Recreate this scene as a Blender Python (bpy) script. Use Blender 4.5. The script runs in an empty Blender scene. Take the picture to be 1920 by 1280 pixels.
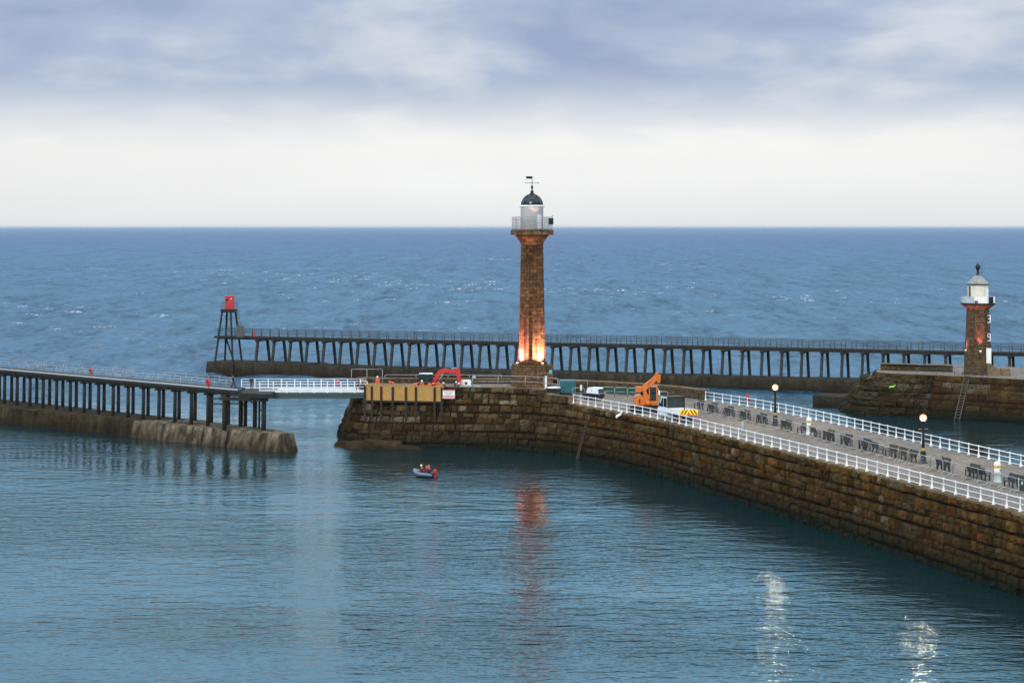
import bpy, bmesh, math, random
from mathutils import Vector, Matrix
random.seed(7)
sc = bpy.context.scene
COL = sc.collection
F, CX, CY, H = 4000.0, 960.0, 424.5, 28.0        # survey of the photograph: focal length in pixels, principal point, eye height
PI = math.pi
R = math.radians

def gp(px, py, z):
    Y = F * (H - z) / (py - CY)
    return ((px - CX) * Y / F, Y)

def at(px, py, Y):
    return ((px - CX) * Y / F, Y, H - (py - CY) * Y / F)

# ---------------------------------------------------------------- materials
def nt(m):
    m.use_nodes = True
    return m.node_tree.nodes, m.node_tree.links

def noise(N, L, vec, scale, detail=4, rough=.55):
    n = N.new('ShaderNodeTexNoise')
    n.inputs['Scale'].default_value = scale
    n.inputs['Detail'].default_value = detail
    n.inputs['Roughness'].default_value = rough
    if vec is not None: L.new(vec, n.inputs['Vector'])
    return n

def ramp(N, L, fac, stops):
    r = N.new('ShaderNodeValToRGB')
    e = r.color_ramp.elements
    while len(e) < len(stops): e.new(.5)
    for k, (p, c) in enumerate(stops):
        e[k].position = p
        e[k].color = (c, c, c, 1) if not isinstance(c, tuple) else (*c, 1)
    L.new(fac, r.inputs[0])
    return r

def mixc(N, L, fac, a, b, mode='MIX'):
    m = N.new('ShaderNodeMix'); m.data_type = 'RGBA'; m.blend_type = mode
    for v, i in ((fac, 0), (a, 6), (b, 7)):
        if isinstance(v, (int, float)): m.inputs[i].default_value = v
        elif isinstance(v, tuple): m.inputs[i].default_value = (*v, 1)
        else: L.new(v, m.inputs[i])
    return m.outputs[2]

def math_(N, L, op, a, b=0.0, c=0.0):
    m = N.new('ShaderNodeMath'); m.operation = op
    for i, v in enumerate((a, b, c)):
        if isinstance(v, (int, float)): m.inputs[i].default_value = v
        else: L.new(v, m.inputs[i])
    return m.outputs[0]

def mapping(N, L, vec, s):
    m = N.new('ShaderNodeMapping'); m.inputs['Scale'].default_value = s
    L.new(vec, m.inputs['Vector'])
    return m.outputs[0]

def paint(name, col, rough=.45, metal=0.0, var=.35, scale=3.0, bump=.0, dirt=(.05, .04, .03), dirt_amt=.35):
    m = bpy.data.materials.new(name)
    N, L = nt(m); b = N['Principled BSDF']
    g = N.new('ShaderNodeNewGeometry')
    n = noise(N, L, g.outputs['Position'], scale, 5)
    d = ramp(N, L, n.outputs['Fac'], [(.42, 0.0), (.72, 1.0)])
    f = math_(N, L, 'MULTIPLY', d.outputs[0], dirt_amt)
    c = mixc(N, L, f, col, dirt)
    n2 = noise(N, L, g.outputs['Position'], scale * 5, 3)
    v = ramp(N, L, n2.outputs['Fac'], [(.25, 1 - var), (.75, 1.0)])
    c = mixc(N, L, 1.0, c, v.outputs[0], 'MULTIPLY')
    L.new(c, b.inputs['Base Color'])
    b.inputs['Roughness'].default_value = rough
    b.inputs['Metallic'].default_value = metal
    if bump:
        bu = N.new('ShaderNodeBump'); bu.inputs['Strength'].default_value = .6; bu.inputs['Distance'].default_value = bump
        L.new(n2.outputs['Fac'], bu.inputs['Height']); L.new(bu.outputs[0], b.inputs['Normal'])
    return m

def stone(name, dark, light, attr=False, algae=1.2, streak=.5, wet=(.012, .014, .008), scale=.8, bump=.06):
    m = bpy.data.materials.new(name)
    N, L = nt(m); b = N['Principled BSDF']
    g = N.new('ShaderNodeNewGeometry'); P = g.outputs['Position']
    if attr:
        a = N.new('ShaderNodeAttribute'); a.attribute_name = 'tone'
        base = a.outputs['Color']
    else:
        n0 = noise(N, L, P, scale * .35, 5, .6)
        base = mixc(N, L, ramp(N, L, n0.outputs['Fac'], [(.3, 0.0), (.7, 1.0)]).outputs[0], dark, light)
    n1 = noise(N, L, P, scale * 2.2, 7, .68)
    base = mixc(N, L, 1.0, base, ramp(N, L, n1.outputs['Fac'], [(.25, .3), (.55, .95), (.8, 1.45)]).outputs[0], 'MULTIPLY')
    ns = noise(N, L, mapping(N, L, P, (1.3, 1.3, .12)), 1.0, 4)          # rain streaks
    base = mixc(N, L, streak, base, ramp(N, L, ns.outputs['Fac'], [(.38, .28), (.62, 1.3)]).outputs[0], 'MULTIPLY')
    nb = noise(N, L, P, .22, 4)
    base = mixc(N, L, ramp(N, L, nb.outputs['Fac'], [(.52, 0.0), (.75, .55)]).outputs[0], base, tuple(x * .4 for x in dark))
    sx = N.new('ShaderNodeSeparateXYZ'); L.new(P, sx.inputs[0])
    nn = noise(N, L, P, .5, 4)
    zz = math_(N, L, 'ADD', sx.outputs[2], math_(N, L, 'MULTIPLY_ADD', nn.outputs['Fac'], -1.6, .8))
    t = N.new('ShaderNodeMapRange'); L.new(zz, t.inputs[0])
    t.inputs[1].default_value = algae; t.inputs[2].default_value = algae - 1.1
    t2 = N.new('ShaderNodeMapRange'); L.new(zz, t2.inputs[0])           # brown weed stain up to the spring-tide line
    t2.inputs[1].default_value = algae + 3.0; t2.inputs[2].default_value = algae; t2.inputs[4].default_value = .75
    base0 = mixc(N, L, t2.outputs[0], base, tuple(x * .30 for x in dark))
    base = mixc(N, L, t.outputs[0], base0, wet)
    L.new(base, b.inputs['Base Color'])
    b.inputs['Roughness'].default_value = .95
    b.inputs['Specular IOR Level'].default_value = .08
    bu = N.new('ShaderNodeBump'); bu.inputs['Strength'].default_value = .9; bu.inputs['Distance'].default_value = bump
    L.new(n1.outputs['Fac'], bu.inputs['Height']); L.new(bu.outputs[0], b.inputs['Normal'])
    return m

def brickstone(name, c1, c2, mortar, sx, sz):
    """coursed ashlar for flat faces: courses follow world height"""
    m = bpy.data.materials.new(name)
    N, L = nt(m); b = N['Principled BSDF']
    g = N.new('ShaderNodeNewGeometry'); P = g.outputs['Position']
    tc = N.new('ShaderNodeTexCoord')
    uvn = N.new('ShaderNodeUVMap'); uvn.uv_map = 'courses'
    br = N.new('ShaderNodeTexBrick')
    L.new(uvn.outputs[0], br.inputs['Vector'])
    br.inputs['Scale'].default_value = 1.0
    br.inputs['Brick Width'].default_value = sx; br.inputs['Row Height'].default_value = sz
    br.inputs['Mortar Size'].default_value = .035; br.inputs['Mortar Smooth'].default_value = .4
    br.inputs['Color1'].default_value = (*c1, 1); br.inputs['Color2'].default_value = (*c2, 1)
    br.inputs['Mortar'].default_value = (*mortar, 1)
    n1 = noise(N, L, P, 1.9, 7, .7)
    base = mixc(N, L, 1.0, br.outputs['Color'], ramp(N, L, n1.outputs['Fac'], [(.32, .12), (.5, .9), (.76, 1.7)]).outputs[0], 'MULTIPLY')
    n2 = noise(N, L, P, .45, 4, .6)
    base = mixc(N, L, ramp(N, L, n2.outputs['Fac'], [(.5, 0.0), (.72, .7)]).outputs[0], base, tuple(x * .35 for x in c1))
    L.new(base, b.inputs['Base Color'])
    b.inputs['Roughness'].default_value = .9
    b.inputs['Specular IOR Level'].default_value = .2
    h = math_(N, L, 'ADD', n1.outputs['Fac'], math_(N, L, 'MULTIPLY', br.outputs['Fac'], -.8))
    bu = N.new('ShaderNodeBump'); bu.inputs['Strength'].default_value = .9; bu.inputs['Distance'].default_value = .09
    L.new(h, bu.inputs['Height']); L.new(bu.outputs[0], b.inputs['Normal'])
    return m

def glow(name, col, strength):
    m = bpy.data.materials.new(name)
    N, L = nt(m); b = N['Principled BSDF']
    b.inputs['Base Color'].default_value = (*col, 1)
    b.inputs['Emission Color'].default_value = (*col, 1)
    b.inputs['Emission Strength'].default_value = strength
    return m

M = {}
M['wall'] = stone('harbour_wall_stone', (.10, .06, .028), (.2, .13, .07), attr=True, algae=2.2, streak=.5)
M['rubble'] = stone('rubble_slope_stone', (.06, .042, .02), (.12, .09, .05), attr=True, algae=1.6, streak=.2, bump=.15)
M['wall_back'] = stone('wall_joint_stone', (.02, .013, .008), (.035, .022, .012), algae=1.0)
M['coping'] = stone('coping_stone', (.16, .11, .06), (.30, .22, .14), algae=-5, streak=.2)
M['deck'] = stone('deck_concrete', (.205, .18, .153), (.275, .246, .212), algae=-5, streak=.15, scale=.9, bump=.01)
M['concrete'] = stone('weathered_concrete', (.075, .05, .026), (.42, .35, .25), algae=.9, streak=1.0, wet=(.04, .02, .008))
M['oldstone'] = stone('old_stone_base', (.036, .026, .015), (.12, .09, .05), algae=.6, streak=.6, wet=(.02, .013, .005), scale=1.2, bump=.15)
M['farbase'] = stone('far_concrete_base', (.045, .036, .024), (.12, .10, .068), algae=.9, streak=.5, wet=(.012, .01, .006))
M['rock'] = stone('shore_rock', (.055, .038, .018), (.15, .11, .06), algae=.6, streak=.1, bump=.2)
M['lhstone'] = brickstone('lighthouse_sandstone', (.185, .085, .034), (.085, .042, .018), (.05, .03, .015), 1.1, .45)
M['lhstone2'] = brickstone('east_lighthouse_sandstone', (.13, .085, .045), (.10, .065, .033), (.045, .03, .016), 1.1, .42)
M['pedstone'] = brickstone('pedestal_sandstone', (.20, .11, .05), (.13, .075, .035), (.04, .025, .012), 1.3, .52)
M['parapet'] = brickstone('parapet_masonry', (.11, .08, .045), (.075, .052, .028), (.03, .02, .012), 1.4, .6)
M['white'] = paint('white_gloss_paint', (.86, .87, .9), .4, var=.08, dirt=(.35, .27, .18), dirt_amt=.3, scale=1.2)
M['cream'] = paint('cream_render', (.84, .75, .61), .7, var=.08, dirt=(.45, .38, .28), dirt_amt=.35, scale=1.4)
M['lantern'] = paint('white_lantern_paint', (.90, .89, .85), .95, var=.05, dirt=(.55, .5, .42), dirt_amt=.25, scale=1.5)
M['lead'] = paint('dark_dome_metal', (.022, .03, .036), .22, .6, var=.4, dirt=(.16, .18, .19), dirt_amt=.6, scale=2.0)
M['zinc'] = paint('grey_roof_zinc', (.36, .39, .36), .5, .2, dirt=(.10, .09, .06), dirt_amt=.6, scale=2)
M['black'] = paint('black_iron', (.012, .012, .013), .45, .3, dirt_amt=.1)
M['darkwood'] = paint('tarred_trestle', (.014, .014, .011), .85, var=.5, dirt=(.045, .04, .03), dirt_amt=.6, bump=.02, scale=1.6)
M['galvladder'] = paint('dull_steel_ladder', (.12, .105, .08), .7, .2, var=.4)
M['legcon'] = paint('weathered_trestle_leg', (.024, .023, .018), .85, var=.5, dirt=(.08, .07, .052), dirt_amt=.6, bump=.02, scale=1.4)
M['galv'] = paint('galvanised_steel', (.40, .42, .43), .5, .5, var=.2, dirt_amt=.3)
M['thinrail'] = paint('dull_grey_handrail', (.06, .075, .09), .6, .2, var=.2)
M['palerail'] = paint('pale_deck_edge', (.42, .45, .50), .6, var=.15, dirt=(.3, .26, .2), dirt_amt=.3)
M['red'] = paint('red_paint', (.62, .02, .015), .4, var=.15, dirt=(.15, .02, .01), dirt_amt=.3)
M['orangered'] = paint('life_orange', (.85, .10, .03), .45, var=.1)
M['orange'] = paint('crane_orange', (.74, .165, .006), .4, var=.2, dirt=(.22, .07, .01), dirt_amt=.3)
M['hivis'] = paint('high_visibility_orange', (.95, .13, .02), .7, var=.25, dirt_amt=.12)
M['pinkvis'] = paint('faded_high_visibility', (.92, .22, .15), .7, var=.25, dirt_amt=.12)
M['navy'] = paint('navy_cloth', (.014, .016, .03), .8)
M['greycloth'] = paint('grey_cloth', (.10, .10, .11), .85)
M['palecloth'] = paint('pale_cloth', (.38, .34, .32), .85)
M['maroon'] = paint('dark_red_drysuit', (.20, .012, .016), .6)
M['skin'] = paint('skin', (.45, .26, .19), .6, var=.1, dirt_amt=.05)
M['hat'] = paint('white_helmet_shell', (.86, .85, .88), .3, var=.05, dirt_amt=.05)
M['yellowhat'] = paint('yellow_helmet_shell', (.92, .88, .28), .3, var=.05, dirt_amt=.05)
M['pinkhat'] = paint('red_helmet_shell', (.75, .08, .13), .3, var=.05, dirt_amt=.05)
M['hair'] = paint('brown_hair', (.03, .02, .013), .8)
M['boot'] = paint('black_boot', (.012, .011, .01), .7)
M['ply'] = paint('yellow_plywood', (.50, .265, .06), .7, var=.2, dirt=(.25, .14, .04), dirt_amt=.5, scale=2.5)
M['rust'] = paint('rusty_steel', (.03, .02, .014), .8, .2, var=.4)
M['green'] = paint('dark_green_girder', (.018, .052, .05), .5, var=.3)
M['teal'] = paint('teal_crate', (.015, .16, .20), .5, var=.3)
M['netgreen'] = paint('green_netting', (.015, .09, .07), .8, var=.4)
M['glass'] = paint('dark_vehicle_glass', (.012, .022, .022), .06, 0, var=.3, dirt=(.03, .07, .06), dirt_amt=.6)
M['greenglass'] = paint('tinted_cab_glass', (.004, .028, .024), .1, 0, var=.3)
M['tyre'] = paint('black_rubber', (.012, .012, .013), .85)
M['vanwhite'] = paint('white_vehicle_paint', (.82, .84, .88), .25, var=.05, dirt=(.4, .36, .3), dirt_amt=.2)
M['bodynavy'] = paint('navy_vehicle_paint', (.012, .016, .05), .3)
M['yellow'] = paint('reflective_yellow', (.90, .78, .02), .4, var=.05, dirt_amt=.08)
M['redstripe'] = paint('reflective_red', (.62, .015, .015), .4, var=.05, dirt_amt=.08)
M['bench'] = paint('dark_bench_slats', (.035, .032, .03), .6, var=.4, dirt=(.09, .075, .06), dirt_amt=.5)
M['benchbrown'] = paint('brown_bench_slats', (.06, .038, .02), .6, var=.4, dirt=(.1, .075, .05), dirt_amt=.5)
M['palefoot'] = paint('pale_barrier_foot', (.52, .50, .44), .6, .2)
M['lampgreen'] = paint('dark_lamp_column', (.010, .020, .020), .4, .2)
M['gold'] = paint('gold_paint', (.55, .34, .05), .4, .3)
M['bulb'] = glow('lit_bulb', (1.0, .78, .48), 1000.0)
gm = bpy.data.materials.new('globe_halo_shell'); N, L = nt(gm)
em = N.new('ShaderNodeEmission'); em.inputs[0].default_value = (1, .52, .16, 1); em.inputs[1].default_value = 3.0  # warm emission puts the lamp's glow halo into the globe shell
tr_ = N.new('ShaderNodeBsdfTransparent'); mx = N.new('ShaderNodeMixShader'); mx.inputs[0].default_value = .35
L.new(tr_.outputs[0], mx.inputs[1]); L.new(em.outputs[0], mx.inputs[2]); L.new(mx.outputs[0], N['Material Output'].inputs['Surface'])
M['globe'] = gm
M['flood'] = glow('lit_floodlight_lens', (1.0, .62, .45), 9.0)
M['floodpink'] = glow('lit_pink_floodlight_lens', (1.0, .5, .45), 6.0)
M['boxyellow'] = paint('yellow_box_paint', (.85, .50, .06), .4, var=.1)
M['palegreen'] = paint('pale_pedestal_paint', (.60, .66, .62), .5, var=.15)
M['cyan'] = paint('cyan_sign_face', (.08, .55, .62), .5, var=.05)
M['signtext'] = paint('grey_sign_print', (.25, .25, .3), .6)
M['lime'] = paint('lime_cloth', (.25, .85, .03), .7, var=.1)
M['rib'] = paint('pale_inflatable_tube', (.15, .20, .30), .4, var=.1)
M['ribdark'] = paint('dark_boat_floor', (.03, .05, .06), .6)
M['bingreen'] = paint('dark_bin_green', (.008, .016, .013), .45)
M['panelbrown'] = paint('brown_gallery_panel', (.33, .20, .08), .7, var=.3)
M['meshpanel'] = paint('pale_gallery_panel', (.50, .56, .58), .6, var=.1)
M['screen'] = paint('weathered_screen', (.13, .12, .12), .8, var=.5)

# ---------------------------------------------------------------- mesh builder
class MB:
    def __init__(s):
        s.v = []; s.f = []; s.m = []; s.tone = []; s.smooth = []
    def face(s, idx, mi=0, tone=None, smooth=False):
        s.f.append(tuple(idx)); s.m.append(mi); s.tone.append(tone); s.smooth.append(smooth)
    def box(s, c, d, rz=0.0, mi=0, taper=1.0, mat=None):
        n = len(s.v); cz, sz_ = math.cos(rz), math.sin(rz)
        for k in (-1, 1):
            t = taper if k > 0 else 1.0
            for (i, j) in ((-1, -1), (1, -1), (1, 1), (-1, 1)):
                x, y, z = i * d[0] / 2 * t, j * d[1] / 2 * t, k * d[2] / 2
                p = (c[0] + x * cz - y * sz_, c[1] + x * sz_ + y * cz, c[2] + z)
                s.v.append(tuple(mat @ Vector(p)) if mat else p)
        for q in ((3, 2, 1, 0), (4, 5, 6, 7), (0, 1, 5, 4), (1, 2, 6, 5), (2, 3, 7, 6), (3, 0, 4, 7)):
            s.face([n + i for i in q], mi)
    def bevbox(s, c, d, b=.05, rz=0.0, mi=0):
        """box with chamfered vertical and horizontal edges"""
        bm = bmesh.new(); bmesh.ops.create_cube(bm, size=1)
        for v in bm.verts: v.co = Vector((v.co.x * d[0], v.co.y * d[1], v.co.z * d[2]))
        bmesh.ops.bevel(bm, geom=bm.edges[:], offset=b, segments=2, affect='EDGES', profile=.6)
        mt = Matrix.Translation(c) @ Matrix.Rotation(rz, 4, 'Z')
        n = len(s.v)
        for i, v in enumerate(bm.verts): v.index = i; s.v.append(tuple(mt @ v.co))
        for f in bm.faces: s.face([n + v.index for v in f.verts], mi)
        bm.free()
    def beam(s, p, q, w, h=None, mi=0, up=(0, 0, 1)):
        h = h or w
        p, q = Vector(p), Vector(q); a = (q - p).normalized(); u = Vector(up)
        if abs(a.dot(u)) > .98: u = Vector((0, 1, 0))
        x = a.cross(u).normalized(); y = x.cross(a).normalized(); n = len(s.v)
        for e in (p, q):
            for i, j in ((-1, -1), (1, -1), (1, 1), (-1, 1)):
                s.v.append(tuple(e + x * (i * w / 2) + y * (j * h / 2)))
        for qd in ((0, 1, 2, 3), (7, 6, 5, 4), (4, 5, 1, 0), (5, 6, 2, 1), (6, 7, 3, 2), (7, 4, 0, 3)):
            s.face([n + i for i in qd], mi)
    def tube(s, pts, r, n=8, mi=0, cap=True, closed=False):
        pts = [Vector(p) for p in pts]; rs = r if isinstance(r, (list, tuple)) else [r] * len(pts)
        base = len(s.v); K = len(pts)
        for k, p in enumerate(pts):
            a = pts[(k + 1) % K] - pts[k - 1] if closed else pts[min(k + 1, K - 1)] - pts[max(k - 1, 0)]
            a.normalize(); u = Vector((0, 0, 1)) if abs(a.z) < .95 else Vector((0, 1, 0))
            x = a.cross(u).normalized(); y = x.cross(a)
            for i in range(n):
                t = 2 * PI * i / n
                s.v.append(tuple(p + (x * math.cos(t) + y * math.sin(t)) * rs[k]))
        for k in range(K if closed else K - 1):
            for i in range(n):
                a0 = base + k * n; b0 = base + ((k + 1) % K) * n
                s.face([a0 + i, b0 + i, b0 + (i + 1) % n, a0 + (i + 1) % n], mi, smooth=True)
        if cap and not closed:
            s.face([base + i for i in range(n)], mi); s.face([base + (K - 1) * n + i for i in reversed(range(n))], mi)
    def lathe(s, prof, n=16, c=(0, 0, 0), mi=0, rz=0.0, smooth=True, flute=0.0):
        base = len(s.v)
        for r, z in prof:
            for i in range(n):
                t = 2 * PI * i / n + rz
                rr = r * (1 - flute * (i % 2))
                s.v.append((c[0] + rr * math.cos(t), c[1] + rr * math.sin(t), c[2] + z))
        for k in range(len(prof) - 1):
            for i in range(n):
                a0, b0 = base + k * n, base + (k + 1) * n
                s.face([a0 + i, a0 + (i + 1) % n, b0 + (i + 1) % n, b0 + i], mi, smooth=smooth)
        s.face([base + i for i in reversed(range(n))], mi)
        s.face([base + (len(prof) - 1) * n + i for i in range(n)], mi)
    def ball(s, c, r, mi=0, n=10, sz=1.0):
        s.lathe([(max(r * math.sin(PI * k / 6), .002), -r * sz * math.cos(PI * k / 6)) for k in range(7)], n, c, mi)
    def prism(s, pts, z0, z1, mi=0):
        n = len(s.v); K = len(pts)
        for z in (z0, z1):
            for p in pts: s.v.append((p[0], p[1], z))
        s.face([n + i for i in reversed(range(K))], mi); s.face([n + K + i for i in range(K)], mi)
        for i in range(K):
            j = (i + 1) % K
            s.face([n + i, n + j, n + K + j, n + K + i], mi)
    def frustum(s, low, z0, high, z1, mi=0):
        n = len(s.v); K = len(low)
        for pts, z in ((low, z0), (high, z1)):
            for p in pts: s.v.append((p[0], p[1], z))
        s.face([n + i for i in reversed(range(K))], mi); s.face([n + K + i for i in range(K)], mi)
        for i in range(K):
            j = (i + 1) % K
            s.face([n + i, n + j, n + K + j, n + K + i], mi)
    def profile(s, pts, x0, x1, mi=0, axis='y'):
        """extrude a closed outline given in (a, z) along the other horizontal axis"""
        n = len(s.v); K = len(pts)
        for e in (x0, x1):
            for a, z in pts: s.v.append((a, e, z) if axis == 'y' else (e, a, z))
        s.face([n + i for i in range(K)], mi); s.face([n + K + i for i in reversed(range(K))], mi)
        for i in range(K):
            j = (i + 1) % K
            s.face([n + j, n + i, n + K + i, n + K + j], mi)
    def ribbon(s, line_a, line_b, mi=0):
        """sheet between two 3-D polylines with the same number of points"""
        n = len(s.v); K = len(line_a)
        for p in line_a: s.v.append(tuple(p))
        for p in line_b: s.v.append(tuple(p))
        for i in range(K - 1): s.face([n + i, n + i + 1, n + K + i + 1, n + K + i], mi)
    def mesh(s, name, mats, off=(0, 0, 0)):
        me = bpy.data.meshes.new(name)
        me.from_pydata([(x - off[0], y - off[1], z - off[2]) for x, y, z in s.v], [], s.f)
        mats = mats if isinstance(mats, (list, tuple)) else [mats]
        for m in mats: me.materials.append(M[m] if isinstance(m, str) else m)
        me.polygons.foreach_set('material_index', s.m)
        me.polygons.foreach_set('use_smooth', s.smooth)
        if any(t is not None for t in s.tone):
            a = me.attributes.new('tone', 'FLOAT_COLOR', 'CORNER'); d = []
            for f, t in zip(s.f, s.tone):
                t = t or (.1, .07, .04)
                for _ in f: d.extend((*t, 1.0))
            a.data.foreach_set('color', d)
        me.update()
        bm = bmesh.new(); bm.from_mesh(me)
        bmesh.ops.recalc_face_normals(bm, faces=bm.faces[:])
        bm.to_mesh(me); bm.free()
        return me

def course_uv(me):
    """uv layer 'courses': metres around / along each face, and height"""
    uv = me.uv_layers.new(name='courses')
    for p in me.polygons:
        n = p.normal
        for li in p.loop_indices:
            co = me.vertices[me.loops[li].vertex_index].co
            if abs(n.z) > .7: u, w = co.x, co.y
            else:
                ax = Vector((-n.y, n.x, 0)); ax = ax.normalized() if ax.length > .01 else Vector((1, 0, 0))
                u, w = co.x * ax.x + co.y * ax.y + math.atan2(n.y, n.x) * 1.7, co.z
            uv.data[li].uv = (u, w)

def link(name, me, parent=None):
    o = bpy.data.objects.new(name, me); COL.objects.link(o)
    if parent is not None: o.parent = parent
    return o

def thing(name, label, cat, loc=(0, 0, 0), rz=0.0, group=None):
    o = bpy.data.objects.new(name, None); COL.objects.link(o)
    o.location = loc; o.rotation_euler = (0, 0, rz)
    o['label'] = label; o['category'] = cat
    if group: o['group'] = group
    return o

ROOTLOC = {}
def part(name, mb, mats, parent, world=False, courses=False, label=None):
    off = (0, 0, 0)
    if world:
        q = parent
        while q is not None: off = tuple(a + b for a, b in zip(off, q.location)); q = q.parent
    me = mb.mesh(name, mats, off)
    if courses: course_uv(me)
    o = link(name, me, parent)
    if label: o['label'] = label
    return o

def single(name, mb, mats, label, cat, loc=(0, 0, 0), rz=0.0, group=None, world=False):
    me = mb.mesh(name, mats, loc if world else (0, 0, 0))
    o = link(name, me); o.location = loc; o.rotation_euler = (0, 0, rz)
    o['label'] = label; o['category'] = cat
    if group: o['group'] = group
    return o

KIDS = {}
def copy_tree(o, parent=None):
    c = o.copy(); COL.objects.link(c)
    if parent is not None: c.parent = parent
    for ch in list(o.children): copy_tree(ch, c)
    return c

def dup(o, loc, rz, label, group=None):
    c = copy_tree(o); c.location = loc; c.rotation_euler = (0, 0, rz); c['label'] = label
    if group: c['group'] = group
    return c

# ---------------------------------------------------------------- polyline helpers
def smooth_path(p, it=2):
    for _ in range(it):
        q = [p[0]]
        for a, b in zip(p[:-1], p[1:]):
            q.append((a[0] * .75 + b[0] * .25, a[1] * .75 + b[1] * .25)); q.append((a[0] * .25 + b[0] * .75, a[1] * .25 + b[1] * .75))
        q.append(p[-1]); p = q
    return p

class Path:
    def __init__(s, pts):
        s.p = [Vector((a[0], a[1])) for a in pts]; s.c = [0.0]
        for a, b in zip(s.p[:-1], s.p[1:]): s.c.append(s.c[-1] + (b - a).length)
        s.len = s.c[-1]
    def pos(s, t):
        t = min(max(t, 0), s.len); k = 0
        while k < len(s.c) - 2 and s.c[k + 1] < t: k += 1
        d = s.c[k + 1] - s.c[k]
        return s.p[k].lerp(s.p[k + 1], (t - s.c[k]) / d if d else 0)
    def tan(s, t, e=.6):
        a = s.pos(t - e); b = s.pos(t + e)
        return (b - a).normalized()
    def nor(s, t, e=.6):                     # to the right of travel
        d = s.tan(t, e); return Vector((d.y, -d.x))
    def off(s, t, d):
        return s.pos(t) + s.nor(t) * d
    def near(s, x, y):
        best = min(range(int(s.len * 4) + 1), key=lambda k: (s.pos(k / 4) - Vector((x, y))).length)
        return best / 4

def block_wall(mb, path, z0, zf, rows, batter, lmin, lmax, side=1, palette=None, rough=.07, joint=.10, push=.16, nsm=5.0, zref=7.0):
    """rock-faced blocks in level courses up to the wall top zf(t); the face leans back by batter(t)"""
    bf = batter if callable(batter) else (lambda t: batter)
    def P(t, z, d):
        q = path.pos(t) + path.nor(t, nsm) * side * (bf(t) * (1 - z / zref) + d)
        return (q.x, q.y, z)
    zmax = max(zf(path.len * k / 50) for k in range(51))
    cum = [0]
    for k in range(rows): cum.append(cum[-1] + random.uniform(.75, 1.25))
    cum = [z0 + (zmax - z0) * c / cum[-1] for c in cum]
    nx, ny = 4, 3
    for k in range(rows):
        t = -random.uniform(0, .6); rowpush = random.uniform(-.03, .07)
        while t < path.len:
            l = random.uniform(lmin, lmax); ta, tb_ = max(t, 0), min(t + l, path.len); t += l
            if tb_ - ta < .15: continue
            zt = zf((ta + tb_) / 2)
            za, zb = cum[k], min(cum[k + 1], zt)
            if zb - za < .22: continue
            if zt - zb < .22: zb = zt
            d = push * random.uniform(.4, 1.5) + rowpush - (.22 if random.random() < .04 else 0)
            wob = .10 * math.sin(ta * .17 + k * 1.9) if 0 < k and zb < zt - .3 else 0
            za += wob; zb += wob
            tone = palette((ta + tb_) / 2)
            za += joint * random.uniform(.3, .9); zb -= joint * random.uniform(.3, .9)
            ja, jb = ta + joint * random.uniform(.3, .8), tb_ - joint * random.uniform(.3, .8)
            n = len(mb.v)
            for j in range(ny + 1):
                for i in range(nx + 1):
                    u, v = i / nx, j / ny
                    rim = (i in (0, nx)) or (j in (0, ny))
                    dd = d - .08 + random.uniform(-.03, .02) if rim else d + random.uniform(-rough, rough)
                    mb.v.append(P(ja + (jb - ja) * u, za + (zb - za) * v + (random.uniform(-.03, .03) if rim else 0), dd))
            for j in range(ny):
                for i in range(nx):
                    a = n + j * (nx + 1) + i
                    mb.face((a, a + 1, a + nx + 2, a + nx + 1), 0, tone)
            m = len(mb.v)                     # sides of the block, back to the joint
            ring = [(i, 0) for i in range(nx)] + [(nx, j) for j in range(ny)] + [(i, ny) for i in range(nx, 0, -1)] + [(0, j) for j in range(ny, 0, -1)]
            for i, j in ring:
                u, v = i / nx, j / ny
                mb.v.append(P(ja + (jb - ja) * u, za + (zb - za) * v, -.08))
            for q in range(len(ring)):
                i, j = ring[q]; i2, j2 = ring[(q + 1) % len(ring)]
                a = n + j * (nx + 1) + i; b = n + j2 * (nx + 1) + i2
                mb.face((a, m + q, m + (q + 1) % len(ring), b), 0, tone)

def backing(mb, path, z0, zf, batter, side=1, d=0.0, step=.5, mi=0, zref=7.0):
    bf = batter if callable(batter) else (lambda t: batter)
    K = max(2, int(path.len / step)); lo, hi = [], []
    for k in range(K + 1):
        t = path.len * k / K
        n = path.nor(t, 5.0) * side; p = path.pos(t); zt = zf(t)
        a = p + n * (bf(t) * (1 - z0 / zref) + d); b = p + n * (bf(t) * (1 - zt / zref) + d)
        lo.append((a.x, a.y, z0)); hi.append((b.x, b.y, zt))
    mb.ribbon(lo, hi, mi)

def warm_palette(t=0):
    r = random.random(); k = random.uniform(.5, 1.3)
    if r < .54: c = (.105, .056, .016)
    elif r < .72: c = (.115, .048, .013)
    elif r < .94: c = (.092, .063, .025)
    else: c = (.16, .125, .07)
    return tuple(x * k for x in c)
def grey_palette(t=0):
    r = random.random(); k = random.uniform(.5, 1.3)
    if r < .50: c = (.072, .042, .016)
    elif r < .86: c = (.105, .076, .035)
    else: c = (.18, .145, .09)
    return tuple(x * k for x in c)

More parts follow.
